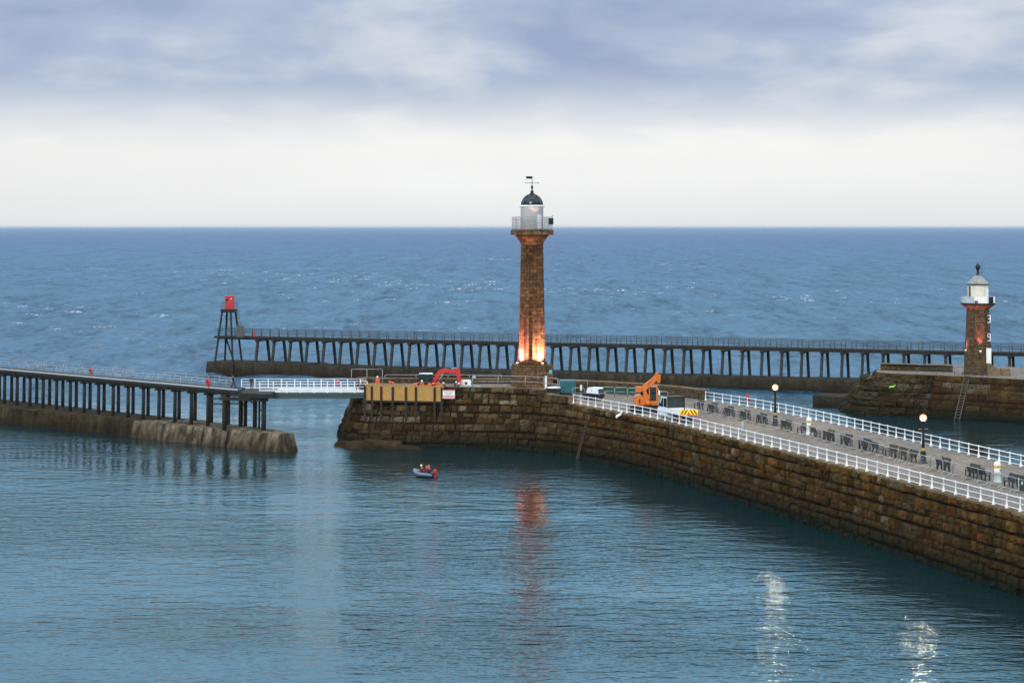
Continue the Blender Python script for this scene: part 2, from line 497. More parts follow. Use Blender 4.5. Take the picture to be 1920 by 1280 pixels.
# ================================================================ WORLD, SUN, CAMERA
W = bpy.data.worlds.new('World'); sc.world = W; W.use_nodes = True
N, L = W.node_tree.nodes, W.node_tree.links
N.clear()
out = N.new('ShaderNodeOutputWorld'); bg = N.new('ShaderNodeBackground'); L.new(bg.outputs[0], out.inputs[0])
bg.inputs[1].default_value = .1
SUN_EL, SUN_AZ = R(24), R(198)
sky = N.new('ShaderNodeTexSky'); sky.sky_type = 'NISHITA'; sky.sun_disc = False
sky.sun_elevation = SUN_EL; sky.sun_rotation = SUN_AZ
tc = N.new('ShaderNodeTexCoord'); D = tc.outputs['Generated']
sx = N.new('ShaderNodeSeparateXYZ'); L.new(D, sx.inputs[0])
el = sx.outputs[2]
big = noise(N, L, mapping(N, L, D, (7, 7, 22)), 1.0, 3, .5); big.inputs['Distortion'].default_value = .5
med = noise(N, L, mapping(N, L, D, (17, 17, 44)), 1.0, 4, .5); med.inputs['Distortion'].default_value = .4
fine = noise(N, L, mapping(N, L, D, (34, 34, 120)), 1.0, 5, .6)
# edge of the cloud sheet: pale clear band below about three degrees
e2 = math_(N, L, 'MULTIPLY_ADD', big.outputs['Fac'], .040, math_(N, L, 'ADD', el, -.020))
e3 = math_(N, L, 'MULTIPLY_ADD', med.outputs['Fac'], .022, math_(N, L, 'ADD', e2, -.011))
cov = N.new('ShaderNodeMapRange'); cov.interpolation_type = 'SMOOTHSTEP'
L.new(e3, cov.inputs[0]); cov.inputs[1].default_value = .034; cov.inputs[2].default_value = .070
cn = math_(N, L, 'ADD', math_(N, L, 'MULTIPLY', big.outputs['Fac'], .56), math_(N, L, 'ADD', math_(N, L, 'MULTIPLY', med.outputs['Fac'], .34), math_(N, L, 'MULTIPLY', fine.outputs['Fac'], .10)))
cloud = ramp(N, L, cn, [(.37, (.33, .415, .595)), (.49, (.44, .525, .68)), (.61, (.66, .70, .775))]).outputs[0]
wn = noise(N, L, mapping(N, L, D, (5, 5, 20)), 1.0, 3)
band0 = ramp(N, L, el, [(0.0, (.80, .815, .825)), (.018, (.885, .895, .89)), (.04, (.925, .925, .905))]).outputs[0]
band = mixc(N, L, 1.0, band0, ramp(N, L, wn.outputs['Fac'], [(.3, .95), (.7, 1.02)]).outputs[0], 'MULTIPLY')
low = mixc(N, L, cov.outputs[0], band, cloud)
# higher up, out of the picture: blue-grey sheet, paler overhead
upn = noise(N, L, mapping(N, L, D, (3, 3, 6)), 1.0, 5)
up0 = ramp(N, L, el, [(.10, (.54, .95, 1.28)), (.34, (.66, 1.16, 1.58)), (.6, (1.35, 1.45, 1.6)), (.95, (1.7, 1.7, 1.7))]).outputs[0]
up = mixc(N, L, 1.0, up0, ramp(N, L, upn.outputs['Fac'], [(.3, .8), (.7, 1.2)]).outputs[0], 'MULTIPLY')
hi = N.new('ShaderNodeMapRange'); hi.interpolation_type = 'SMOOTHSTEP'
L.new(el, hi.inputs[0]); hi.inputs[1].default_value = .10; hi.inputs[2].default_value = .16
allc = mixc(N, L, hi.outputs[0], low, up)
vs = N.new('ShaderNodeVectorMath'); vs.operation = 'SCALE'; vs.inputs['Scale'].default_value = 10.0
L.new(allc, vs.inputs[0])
thin = N.new('ShaderNodeMapRange'); L.new(el, thin.inputs[0]); thin.inputs[1].default_value = .12; thin.inputs[2].default_value = .5
thin.inputs[3].default_value = 0.0; thin.inputs[4].default_value = .15
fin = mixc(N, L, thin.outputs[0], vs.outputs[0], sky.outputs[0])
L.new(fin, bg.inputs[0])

sun = bpy.data.lights.new('sun', 'SUN'); sun.energy = 1.5; sun.angle = R(20); sun.color = (1, .93, .84)
so = bpy.data.objects.new('sun', sun); COL.objects.link(so)
d = -Vector((math.sin(SUN_AZ) * math.cos(SUN_EL), math.cos(SUN_AZ) * math.cos(SUN_EL), math.sin(SUN_EL)))
so.rotation_euler = d.to_track_quat('-Z', 'Y').to_euler(); so.location = (-200, -200, 200)

cam = bpy.data.cameras.new('camera'); co = bpy.data.objects.new('camera', cam); COL.objects.link(co)
co.location = (0, 0, H); co.rotation_euler = (R(90), 0, 0)
cam.sensor_width = 36; cam.lens = 36 * F / 1920; cam.shift_y = (CY - 640) / 1920
cam.clip_start = 1; cam.clip_end = 200000
sc.camera = co
sc.view_settings.view_transform = 'Standard'; sc.view_settings.look = 'None'
sc.view_settings.exposure = 0; sc.view_settings.gamma = 1
try:
    sc.cycles.use_denoising = True; sc.cycles.max_bounces = 6; sc.cycles.sample_clamp_indirect = 40
except Exception: pass

# ================================================================ SEA
WL = .45                                                          # tide level
import numpy as np
m = bpy.data.materials.new('sea_water'); N, L = nt(m); b = N['Principled BSDF']
g = N.new('ShaderNodeNewGeometry'); P = g.outputs['Position']
s3 = N.new('ShaderNodeSeparateXYZ'); L.new(P, s3.inputs[0])
op = N.new('ShaderNodeMapRange'); op.interpolation_type = 'SMOOTHSTEP'      # open sea beyond the piers is rougher than the sheltered basin
L.new(s3.outputs[1], op.inputs[0]); op.inputs[1].default_value = 285; op.inputs[2].default_value = 400
op.inputs[3].default_value = 0.0; op.inputs[4].default_value = 1.0
n1 = noise(N, L, mapping(N, L, P, (.40, .75, 1)), 1.0, 3, .55)            # small swell, metres long
n2 = noise(N, L, mapping(N, L, P, (2.0, 3.0, 1)), 1.0, 3, .6)           # ripples
n3 = noise(N, L, mapping(N, L, P, (.35, .5, 1)), 1.0, 4, .62)            # chop of the open sea
patch = noise(N, L, mapping(N, L, P, (.014, .034, 1)), 1.0, 5, .65)        # cat's paws
pr = ramp(N, L, patch.outputs['Fac'], [(.38, .36), (.62, 1.35)]).outputs[0]
calm = math_(N, L, 'ADD', math_(N, L, 'MULTIPLY', n1.outputs['Fac'], .21), math_(N, L, 'MULTIPLY', n2.outputs['Fac'], .036))
wv = N.new('ShaderNodeVectorMath'); wv.operation = 'SUBTRACT'; wv.inputs[1].default_value = (-4.0, 233.0, 0); L.new(P, wv.inputs[0])
wl = N.new('ShaderNodeVectorMath'); wl.operation = 'LENGTH'; L.new(mapping(N, L, wv.outputs[0], (1, .8, 0)), wl.inputs[0])   # water stirred up behind the boat
wk_ = N.new('ShaderNodeMapRange'); L.new(wl.outputs['Value'], wk_.inputs[0]); wk_.inputs[1].default_value = 9; wk_.inputs[2].default_value = 3; wk_.inputs[4].default_value = 2.2
calm = math_(N, L, 'MULTIPLY', calm, math_(N, L, 'ADD', pr, wk_.outputs[0]))
n4 = noise(N, L, mapping(N, L, P, (1.1, 1.5, 1)), 1.0, 3, .6)
rough = math_(N, L, 'ADD', math_(N, L, 'MULTIPLY', n3.outputs['Fac'], 1.3), math_(N, L, 'MULTIPLY', n4.outputs['Fac'], .22))
hgt = N.new('ShaderNodeMix'); hgt.data_type = 'FLOAT'
L.new(op.outputs[0], hgt.inputs[0]); L.new(calm, hgt.inputs[2]); L.new(rough, hgt.inputs[3])
bu = N.new('ShaderNodeBump'); bu.inputs['Strength'].default_value = 1.0; bu.inputs['Distance'].default_value = 1.0
L.new(hgt.outputs[0], bu.inputs['Height'])
pn = noise(N, L, mapping(N, L, P, (.004, .0015, 1)), 1.0, 4, .6)         # drifting patches of bluer and greener water
dcol = mixc(N, L, ramp(N, L, pn.outputs['Fac'], [(.35, 0.0), (.65, 1.0)]).outputs[0], (.004, .050, .124), (.007, .066, .138))
pw = noise(N, L, mapping(N, L, P, (.09, .012, 1)), 1.0, 5, .6)           # streaks that paint the light and dark of far waves into the colour
pw2 = noise(N, L, mapping(N, L, P, (.22, .026, 1)), 1.0, 4, .65)         # finer painted wave mottle between them
pw3 = noise(N, L, mapping(N, L, P, (.55, .075, 1)), 1.0, 4, .65)
pws = math_(N, L, 'ADD', math_(N, L, 'MULTIPLY', pw.outputs['Fac'], .34), math_(N, L, 'ADD', math_(N, L, 'MULTIPLY', pw2.outputs['Fac'], .36), math_(N, L, 'MULTIPLY', pw3.outputs['Fac'], .30)))
dcol = mixc(N, L, 1.0, dcol, ramp(N, L, pws, [(.35, .40), (.5, 1.0), (.65, 1.55)]).outputs[0], 'MULTIPLY')
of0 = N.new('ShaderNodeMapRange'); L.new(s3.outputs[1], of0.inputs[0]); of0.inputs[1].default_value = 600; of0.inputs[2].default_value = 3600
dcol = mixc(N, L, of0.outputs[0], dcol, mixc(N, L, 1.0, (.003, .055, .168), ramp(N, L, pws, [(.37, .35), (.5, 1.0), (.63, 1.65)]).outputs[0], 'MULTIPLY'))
deep = mixc(N, L, op.outputs[0], (.006, .027, .032), dcol)
at_ = N.new('ShaderNodeAttribute'); at_.attribute_name = 'foam'
fn = noise(N, L, mapping(N, L, P, (1.1, .5, 1)), 1.0, 4, .6)
wf = math_(N, L, 'MULTIPLY', at_.outputs['Fac'], ramp(N, L, fn.outputs['Fac'], [(.5, 0.0), (.62, 1.0)]).outputs[0])
# body light and surface reflection; a rough open sea reflects a steady share, the basin follows Fresnel
N.remove(b)
df = N.new('ShaderNodeBsdfDiffuse'); gl = N.new('ShaderNodeBsdfGlossy'); ms = N.new('ShaderNodeMixShader'); fr = N.new('ShaderNodeFresnel')
fr.inputs['IOR'].default_value = 1.333
for q in (df, gl, fr): L.new(bu.outputs[0], q.inputs['Normal'])
L.new(mixc(N, L, wf, deep, (.75, .80, .86)), df.inputs['Color'])
gl.inputs['Color'].default_value = (.86, .96, 1, 1)
L.new(math_(N, L, 'MULTIPLY_ADD', op.outputs[0], .16, math_(N, L, 'MULTIPLY_ADD', of0.outputs[0], .25, .05)), gl.inputs['Roughness'])
fm = N.new('ShaderNodeMix'); fm.data_type = 'FLOAT'
L.new(math_(N, L, 'MULTIPLY', op.outputs[0], .95), fm.inputs[0]); L.new(fr.outputs[0], fm.inputs[2])
rr0 = math_(N, L, 'MULTIPLY_ADD', of0.outputs[0], -.07, .18)
rr1 = math_(N, L, 'MULTIPLY', rr0, ramp(N, L, pws, [(.36, .35), (.5, .85), (.64, 1.0)]).outputs[0])
frh = N.new('ShaderNodeFresnel'); frh.inputs['IOR'].default_value = 1.15; L.new(bu.outputs[0], frh.inputs['Normal'])
L.new(math_(N, L, 'ADD', rr1, math_(N, L, 'MULTIPLY', frh.outputs[0], .20)), fm.inputs[3])
L.new(math_(N, L, 'MULTIPLY', fm.outputs[0], math_(N, L, 'SUBTRACT', 1.0, wf)), ms.inputs[0])
L.new(df.outputs[0], ms.inputs[1]); L.new(gl.outputs[0], ms.inputs[2])
L.new(ms.outputs[0], N['Material Output'].inputs['Surface'])
def sea_rows():
    y = 20.0; r = []
    while y < 285: r.append(y); y += 20
    y = 286.0
    while y < 4200: r.append(y); y += 1.3 + max(0, y - 500) * .0011
    while y < 90000: r.append(y); y *= 1.25
    return np.array(r)
ry = sea_rows(); NC = 420
uu = np.linspace(-1, 1, NC + 1)
YY = np.repeat(ry[:, None], NC + 1, 1); XX = uu[None, :] * (np.maximum(ry * .27, 30) + 50)[:, None]
rng = np.random.default_rng(5)
amp = np.clip((YY - 290) / 110, 0, 1) * np.clip((4200 - YY) / 1800, 0, 1)
Z = np.zeros_like(YY); DX = np.zeros_like(YY); DY = np.zeros_like(YY)
for k in range(48):
    lam = 3.2 * (5.5 ** rng.random()); th = R(-95) + rng.normal(0, .8); kk = 2 * PI / lam
    a = .0105 * lam ** .9 * rng.uniform(.5, 1.3)
    # drop waves the grid cannot carry
    ok = np.clip((lam / 3.0 - np.gradient(ry)[:, None]) / .8, 0, 1)
    ph = kk * (XX * math.cos(th) + YY * math.sin(th)) + rng.uniform(0, 6.28)
    Z += ok * a * np.sin(ph); DX += -.8 * ok * a * np.cos(ph) * math.cos(th); DY += -.8 * ok * a * np.cos(ph) * math.sin(th)
gust = .75 + .35 * np.sin(XX * .011 + YY * .004 + 1) * np.sin(YY * .0045 + XX * .003)
Z *= amp * gust; XX = XX + DX * amp; YY = YY + DY * amp
sd = Z[(ry > 450) & (ry < 1200)].std()
foam = np.clip((Z / sd - 2.45) / .5, 0, 1) * np.clip((YY - 420) / 250, 0, 1)
NR = len(ry); co_ = np.stack([XX, YY, Z], -1).reshape(-1, 3).astype(np.float32)
ii = (np.arange(NR - 1)[:, None] * (NC + 1) + np.arange(NC)[None, :]).reshape(-1)
fc = np.stack([ii, ii + 1, ii + NC + 2, ii + NC + 1], -1).astype(np.int32)
me = bpy.data.meshes.new('sea')
me.vertices.add(len(co_)); me.vertices.foreach_set('co', co_.reshape(-1))
me.loops.add(fc.size); me.loops.foreach_set('vertex_index', fc.reshape(-1))
me.polygons.add(len(fc)); me.polygons.foreach_set('loop_start', np.arange(0, fc.size, 4, dtype=np.int32))
me.polygons.foreach_set('use_smooth', np.ones(len(fc), dtype=bool))
me.materials.append(m); me.update(calc_edges=True)
fa_ = me.attributes.new('foam', 'FLOAT', 'POINT'); fa_.data.foreach_set('value', foam.reshape(-1).astype(np.float32))
o = link('sea', me); o['kind'] = 'structure'; o.location.z = WL

# ================================================================ WEST STONE PIER (near, with the benches)
near_pts = [(7.3, 259.4), (10.9, 250.8), (14.9, 241.4), (17.4, 234), (19.7, 226), (23.5, 213), (27.4, 199.8), (30.6, 188.8), (33.6, 177.6), (35.9, 169.1), (38.1, 161), (42.7, 143.5), (49.5, 120), (58, 92)]
far_pts = [(24.1, 264.2), (28.5, 254.6), (32.4, 242.8), (35.8, 230.4), (38.8, 219.2), (41.3, 209), (43.4, 200.5), (45.5, 192.2), (50.6, 172.5), (56.4, 150), (64.5, 122), (73, 94)]
near = Path(smooth_path(near_pts)); far = Path(smooth_path(far_pts))
head_pts = [(-20.4, 286.5), (-19.6, 277), (-18.9, 270.0), (-13, 268.6), (-7.4, 267.7), (0, 266.3), (3.2, 263.8), (5.2, 261.7), (7.3, 259.4)]
head = Path(smooth_path(head_pts, 1))
HT = 7.9
tb = head.near(3.7, 263.3)
def head_top(t): return HT if t < tb else 7.35
pier = thing('stone_pier', 'brown stone harbour pier with paved deck and tall lighthouse on its round head', 'pier', (8, 262, 0))
wb = MB()
face = Path(smooth_path(smooth_path(head_pts, 1) + near_pts[1:], 2))
tj = face.near(7.1, 259.8); tp = face.near(3.7, 263.3)
def face_top(t): return HT if t < tp else (7.35 if t < tj else 6.46)
def face_bat(t): return 2.9 if t < tp - 6 else max(.6, 2.9 - (t - tp + 6) * .09)
def face_tone(t): return (grey_palette if random.random() > (t - tp - 2) / 22 else warm_palette)(t)
block_wall(wb, face, -.5, face_top, 11, face_bat, .6, 1.65, palette=face_tone, rough=.11, push=.28, joint=.12, zref=7.9)
part('wall', wb, 'wall', pier, True)
wk = MB()
backing(wk, face, -.6, lambda t: face_top(t) - .04, face_bat, d=-.03, zref=7.9)
backing(wk, far, -.6, lambda t: 6.45, 1.0, side=-1)
part('wall_core', wk, 'wall_back', pier, True)
# deck: ribbon between the two edges
K = 60; dk = MB(); la, lb = [], []
for k in range(K + 1):
    a, c = near.pos(near.len * k / K), far.pos(far.len * k / K)
    la.append((a.x, a.y, 6.5)); lb.append((c.x, c.y, 6.5))
dk.ribbon(la, lb)
dk.face([len(dk.v) + i for i in range(5)]); dk.v += [(7.3, 259.4, 6.5), (24.1, 264.2, 6.5), (19.5, 272.2, 6.5), (11, 279.4, 6.5), (4.5, 263, 6.5)]
part('deck', dk, 'deck', pier, True)
hd = MB()
back_pts = [(-20.2, 286.3), (-17, 285.3), (-8, 284.6), (3, 283.6), (11.2, 280), (19.8, 272.6), (24.1, 264.6)]
inner = [(p.x, p.y) for p in [head.off(t, -.3) for t in [head.len * k / 24 for k in range(25)]] if p.x < 3.4]
hd.prism(inner + [(4.6, 265.0), (5.5, 268), (6.5, 283), (3, 283.3), (-8, 284.2), (-17, 285)], 6.3, 7.1)
part('head_platform', hd, 'deck', pier, True)
pp = MB()
for t0, t1, zt in ((2, tb, HT), (tb, head.len, 7.35)):
    S = [t0 + (t1 - t0) * k / 14 for k in range(15)]
    A = [head.off(t, -.04) for t in S]; B = [head.off(t, -.75) for t in S]
    pp.prism([(p.x, p.y) for p in A] + [(p.x, p.y) for p in reversed(B)], 6.48, zt)
part('front_parapet', pp, 'coping', pier, True)
bp = MB(); bpath = Path(smooth_path(back_pts, 1))
S = [bpath.len * k / 24 for k in range(25)]
A = [bpath.off(t, .35) for t in S]; B = [bpath.off(t, -.35) for t in S]
bp.prism([(p.x, p.y) for p in A] + [(p.x, p.y) for p in reversed(B)], -.5, 7.62)
part('back_parapet', bp, 'parapet', pier, True, True)
bc = MB()
A = [bpath.off(t, .42) for t in S]; B = [bpath.off(t, -.42) for t in S]
bc.prism([(p.x, p.y) for p in A] + [(p.x, p.y) for p in reversed(B)], 7.623, 7.80)
part('back_coping', bc, 'coping', pier, True)
cp = MB()
K = int(near.len / 1.15)
for k in range(K):
    a, c = near.len * k / K + .02, near.len * (k + 1) / K - .02
    p = [near.off(a, .26 + random.uniform(-.05, .1)), near.off(c, .26 + random.uniform(-.05, .1)), near.off(c, -.45), near.off(a, -.45)]
    cp.prism([(q.x, q.y) for q in p], 6.28, 6.53 + random.uniform(-.015, .02))
part('coping', cp, 'coping', pier, True)

# lumpy rock helper
def rock_mass(name, blobs, mat, seed, parent=None, label=None, cat=None):
    rnd = random.Random(seed); mb = MB()
    for (x, y, z, rx, ry, rz_) in blobs:
        bm = bmesh.new(); bmesh.ops.create_icosphere(bm, subdivisions=2 if len(blobs) > 20 else 3, radius=1)
        ph = [rnd.uniform(0, 6) for _ in range(6)]; n = len(mb.v)
        for i, v in enumerate(bm.verts):
            v.index = i; c = v.co
            k = 1 + .16 * math.sin(3 * c.x + ph[0]) * math.sin(4 * c.y + ph[1]) + .10 * math.sin(7 * c.z + ph[2] + 3 * c.x) + rnd.uniform(-.06, .06)
            q = Vector((max(-.8, min(.8, c.x * k)), max(-.8, min(.8, c.y * k)), max(-.75, min(.72, c.z * k))))
            mb.v.append((x + q.x * rx, y + q.y * ry, z + q.z * rz_))
        for f in bm.faces: mb.face([n + v.index for v in f.verts])
        bm.free()
    return mb
rm = rock_mass('rock', [(-18.2, 266.2, .1, 3.2, 2.6, 1.6), (-15.4, 264.6, .1, 2.8, 1.8, 1.9), (-20.6, 269.5, 0, 2.2, 3, 1.4), (-13.2, 264.4, -.2, 2.6, 1.6, 1.5), (-17, 265, .7, 1.6, 1.2, 1.2)], 'rock', 3)
single('rock_ledge', rm, 'rock', 'low brown rock ledge at the waterline under the boarded pier corner', 'rock', (-17, 266, 0), world=True)

# ---------------------------------------------------------------- railings
def white_post():
    mb = MB()
    mb.lathe([(.15, 0), (.15, .05), (.11, .10), (.065, .42), (.055, .98), (.08, 1.0), (.09, 1.06), (.055, 1.12), (.01, 1.14)], 8)
    return mb
POST = white_post().mesh('post', 'white')
def white_railing(path, t0, t1, z, step, label, inset, zf=None):
    r = thing('railing', label, 'railing', (*path.off(t0, inset), z))
    K = max(1, round((t1 - t0) / step)); P0 = r.location.copy()
    pts = []
    first = None
    for k in range(K + 1):
        q = path.off(t0 + (t1 - t0) * k / K, inset)
        pts.append(q)
        if k < 100:
            o = bpy.data.objects.new('post', POST); COL.objects.link(o); o.parent = r
            o.location = (q.x - P0.x, q.y - P0.y, 0)
    for h, rad in ((1.04, .048), (.60, .036), (.16, .036)):
        mb = MB(); mb.tube([(q.x - P0.x, q.y - P0.y, h) for q in pts], rad, 6)
        part('rail', mb, 'white', r)
    return r
white_railing(near, .2, near.len - 4, 6.53, 2.12, 'white three-bar iron railing along the near wall edge in front of the truck', -.12)
white_railing(far, .2, far.len - 4, 6.5, 2.06, 'white three-bar iron railing along the far side of the deck, behind the benches', .25)

def grey_railing(name, label, pts, z, hgt, mat='galv', r=.04, bars=(1.0,), cat='railing', posts=True, group=None):
    rt = thing(name, label, cat, (*pts[0], z), group=group)
    ox, oy = pts[0]
    if posts:
        pm = MB(); pm.tube([(0, 0, 0), (0, 0, hgt)], r, 6); me = pm.mesh('post', mat)
        for p in pts:
            o = link('post', me, rt); o.location = (p[0] - ox, p[1] - oy, 0)
    for b in bars:
        mb = MB(); mb.tube([(p[0] - ox, p[1] - oy, hgt * b) for p in pts], r, 6); part('rail', mb, mat, rt)
    return rt
def hp(px, D): return ((px - CX) * D / F, D)
grey_railing('handrail', 'grey tubular handrail on the parapet in front of the tall lighthouse pedestal', [hp(x, 267.0) for x in (886, 934, 985)] + [hp(1020, 264.6), hp(1046, 262.4)], 7.9, 1.4, bars=(1.0, .5))
grey_railing('handrail', 'grey tubular handrail by the footbridge end of the pier head, behind the standing worker', [hp(659, 282), hp(688, 282), hp(717, 282)], 7.1, 2.05, bars=(1.0,))
grey_railing('handrail', 'grey handrail along the back of the pier head behind the red digger', [hp(x, 283.5) for x in (722, 780, 840, 880, 940)], 7.8, .5, bars=(1.0,))

# ================================================================ TALL LIGHTHOUSE
LX, LY, LR = 2.62, 279.0, R(12)
lh = thing('lighthouse', 'tall fluted stone column lighthouse with white lantern and dark dome', 'lighthouse', (LX, LY, 7.1), LR)
mb = MB()
mb.box((0, 0, 1.15), (4.55, 4.55, 2.3)); mb.box((0, 0, 2.44), (4.75, 4.75, .26)); mb.box((0, 0, 2.72), (4.45, 4.45, .30))
mb.box((0, 0, -.0), (4.85, 4.85, .5))
part('pedestal', mb, 'pedstone', lh, courses=True)
mb = MB()
NF = 40
mb.lathe([(2.02, 2.87), (2.02, 3.08), (1.86, 3.25), (1.76, 3.4)], NF, smooth=True)
zs = [3.4 + (18.55 - 3.4) * k / 16 for k in range(17)]
FL = 18
for k, z in enumerate(zs):
    r0 = 1.76 - (z - 3.4) / 15.15 * .29
    for i in range(FL * 4):
        rr = r0 * (1 - (0, .035, .05, .035)[i % 4] * 1.3); t = 2 * PI * i / (FL * 4)
        mb.v.append((rr * math.cos(t), rr * math.sin(t), z))
nb_ = len(mb.v) - len(zs) * FL * 4
for k in range(len(zs) - 1):
    for i in range(FL * 4):
        a0 = nb_ + k * FL * 4; mb.face([a0 + i, a0 + (i + 1) % (FL * 4), a0 + FL * 4 + (i + 1) % (FL * 4), a0 + FL * 4 + i])
part('column', mb, 'lhstone', lh, courses=True)
mb = MB()
mb.lathe([(1.46, 18.5), (1.52, 18.62), (1.52, 18.75), (1.62, 18.95), (2.0, 19.45), (2.16, 19.62), (2.16, 19.78)], 40)
part('capital', mb, 'lhstone', lh, courses=True)
mb = MB(); mb.box((0, 0, 20.11), (4.72, 4.72, .64)); mb.box((0, 0, 20.47), (4.5, 4.5, .06))
part('gallery_slab', mb, 'pedstone', lh, courses=True)
gr = MB(); hw = 2.2
for a, c in (((-hw, -hw), (hw, -hw)), ((hw, -hw), (hw, hw)), ((hw, hw), (-hw, hw)), ((-hw, hw), (-hw, -hw))):
    for h in (.12, .50, .88, 1.26, 1.62): gr.beam((*a, 20.5 + h), (*c, 20.5 + h), .05)
    for k in range(8):
        x, y = a[0] + (c[0] - a[0]) * k / 8, a[1] + (c[1] - a[1]) * k / 8
        gr.beam((x, y, 20.5), (x, y, 22.15), .055)
part('gallery_railing', gr, 'galv', lh)
mb = MB()
mb.lathe([(1.48, 20.5), (1.48, 23.38), (1.54, 23.40), (1.68, 23.50), (1.70, 23.62), (1.45, 23.68)], 36)
ln = part('lantern_room', mb, 'lantern', lh)
mb = MB(); a = R(-62)
mb.box((math.cos(a) * 1.46, math.sin(a) * 1.46, 21.5), (.10, .62, 1.7), a)
part('door', mb, 'white', ln)
mb = MB()
prof = [(1.44 * math.cos(t), 23.66 + 1.45 * math.sin(t)) for t in [PI / 2 * k / 9 for k in range(9)]]
mb.lathe(prof + [(.26, 25.12)], 32)
for k in range(12):
    t = 2 * PI * k / 12
    mb.tube([(1.46 * math.cos(e) * math.cos(t), 1.46 * math.cos(e) * math.sin(t), 23.67 + 1.47 * math.sin(e)) for e in [PI / 2 * j / 9 for j in range(9)]], .035, 5)
dm = part('dome', mb, 'lead', lh)
mb = MB(); mb.lathe([(.34, 25.05), (.34, 25.2), (.22, 25.26), (.22, 25.42), (.30, 25.46), (.12, 25.55), (.09, 25.8), (.20, 26.02), (.05, 26.28), (.035, 27.5), (.01, 27.52)], 12)
part('finial', mb, 'lead', dm)
mb = MB()
mb.beam((-.86, 0, 26.58), (.86, 0, 26.58), .05); mb.beam((0, -.86, 26.58), (0, .86, 26.58), .05)
for x in (-.86, .86): mb.box((x, 0, 26.58), (.05, .05, .22))
mb.profile([(0.02, 27.12), (0.02, 27.44), (-.9, 27.44), (-.72, 27.28), (-.9, 27.12)], -.025, .025)
mb.beam((0, 0, 27.28), (.3, 0, 27.28), .04)
part('weather_vane', mb, 'black', dm)
mb = MB(); mb.box((2.06, -2.12, 21.55), (.56, .3, .84)); mb.beam((2.2, -2.2, 21.9), (2.2, -2.2, 22.35), .06)
part('gallery_cabinet', mb, 'black', lh)
def world_pt(px, py, D): return at(px, py, D)
mb = MB(); mb.box((0, 0, .8), (.26, .1, 1.62)); mb.box((0, 0, -.02), (.4, .3, .1))
p = world_pt(1023.5, 728, 275.2); single('white_board', mb, 'white', 'narrow white upright board beside the corner of the tall lighthouse pedestal', 'board', (p[0], p[1], 7.12))
mb = MB(); mb.box((0, 0, 0), (.40, .04, .52)); mb.box((0, -.025, .0), (.30, .01, .40), mi=1)
p = world_pt(1026, 695.5, 276.2)
part('notice', mb, ['cyan', 'cyan'], lh).location = (1.95, -2.32, 2.05)

# floodlights: small housings on the pedestal, lamps shining up the column
def flood(label, x, y, z, ang, col, power, root_group, lens='flood', size=R(62), aim=None, blend=.5):
    f = thing('floodlight', label, 'floodlight', (x, y, z), ang, root_group)
    mb = MB(); mb.bevbox((0, 0, .20), (.34, .26, .24), .03); mb.box((0, 0, .04), (.10, .16, .08)); part('housing', mb, 'galv', f)
    mb = MB(); mb.box((0, 0, .33), (.28, .20, .02)); part('lens', mb, lens, f)
    l = bpy.data.lights.new('floodlight_lamp', 'SPOT'); l.energy = power; l.color = col; l.spot_size = size; l.spot_blend = blend; l.shadow_soft_size = .10
    o = bpy.data.objects.new('floodlight_lamp', l); COL.objects.link(o); o.location = (x, y, z + .4)
    t = Vector(aim) - o.location
    o.rotation_euler = t.to_track_quat('-Z', 'Y').to_euler()
zt = 7.1 + 2.87
flood('lit floodlight at the right front corner of the tall lighthouse pedestal', LX + 1.35, LY - 2.05, zt, 0, (1, .58, .48), 13000, 'floodlights of the lighthouses', size=R(150), blend=1.0, aim=(LX + .75, LY - 1.2, zt + 5))
flood('pink lit floodlight at the left front corner of the tall lighthouse pedestal', LX - 1.95, LY - 1.45, zt, .6, (1, .36, .35), 13000, 'floodlights of the lighthouses', 'floodpink', size=R(150), blend=1.0, aim=(LX - 1.0, LY - .8, zt + 5))

# ================================================================ TIMBER SHUTTERING, SIGN, WORKS
A2, B2 = Vector((-18.55, 268.25)), Vector((-8.62, 266.05))
dirv = (B2 - A2).normalized(); ang = math.atan2(dirv.y, dirv.x)
sh = thing('timber_shuttering', 'yellow plywood shuttering held by dark steel posts on the pier head wall', 'shuttering', (A2.x, A2.y, 6.2), ang)
Ls = (B2 - A2).length
cuts = [(x - 682) / (831 - 682) * Ls for x in (683.5, 696.5, 714.5, 736.5, 761.5, 780.5, 815.8, 829.5)]
for k in range(len(cuts) - 1):
    mb = MB(); mb.box(((cuts[k] + cuts[k + 1]) / 2, .02, .82), (cuts[k + 1] - cuts[k] - .04, .08, 1.66))
    part('panel', mb, 'ply', sh)
for c in cuts:
    mb = MB(); mb.box((c, -.12, -.42), (.30, .04, 4.3)); mb.box((c, -.03, -.42), (.06, .14, 4.3))
    part('post', mb, 'rust', sh)
mb = MB(); t = 0.05
while t < Ls - .1:
    w = random.uniform(.14, .26); mb.box((t + w / 2, .12 + random.uniform(-.02, .02), 1.74), (w - .03, .05, random.uniform(.38, .55))); t += w + random.choice((0, 0, .05))
part('top_boards', mb, 'ply', sh)
mb = MB(); mb.box((Ls / 2, -.02, -.10), (Ls + .2, .16, .20)); part('bottom_beam', mb, 'rust', sh)

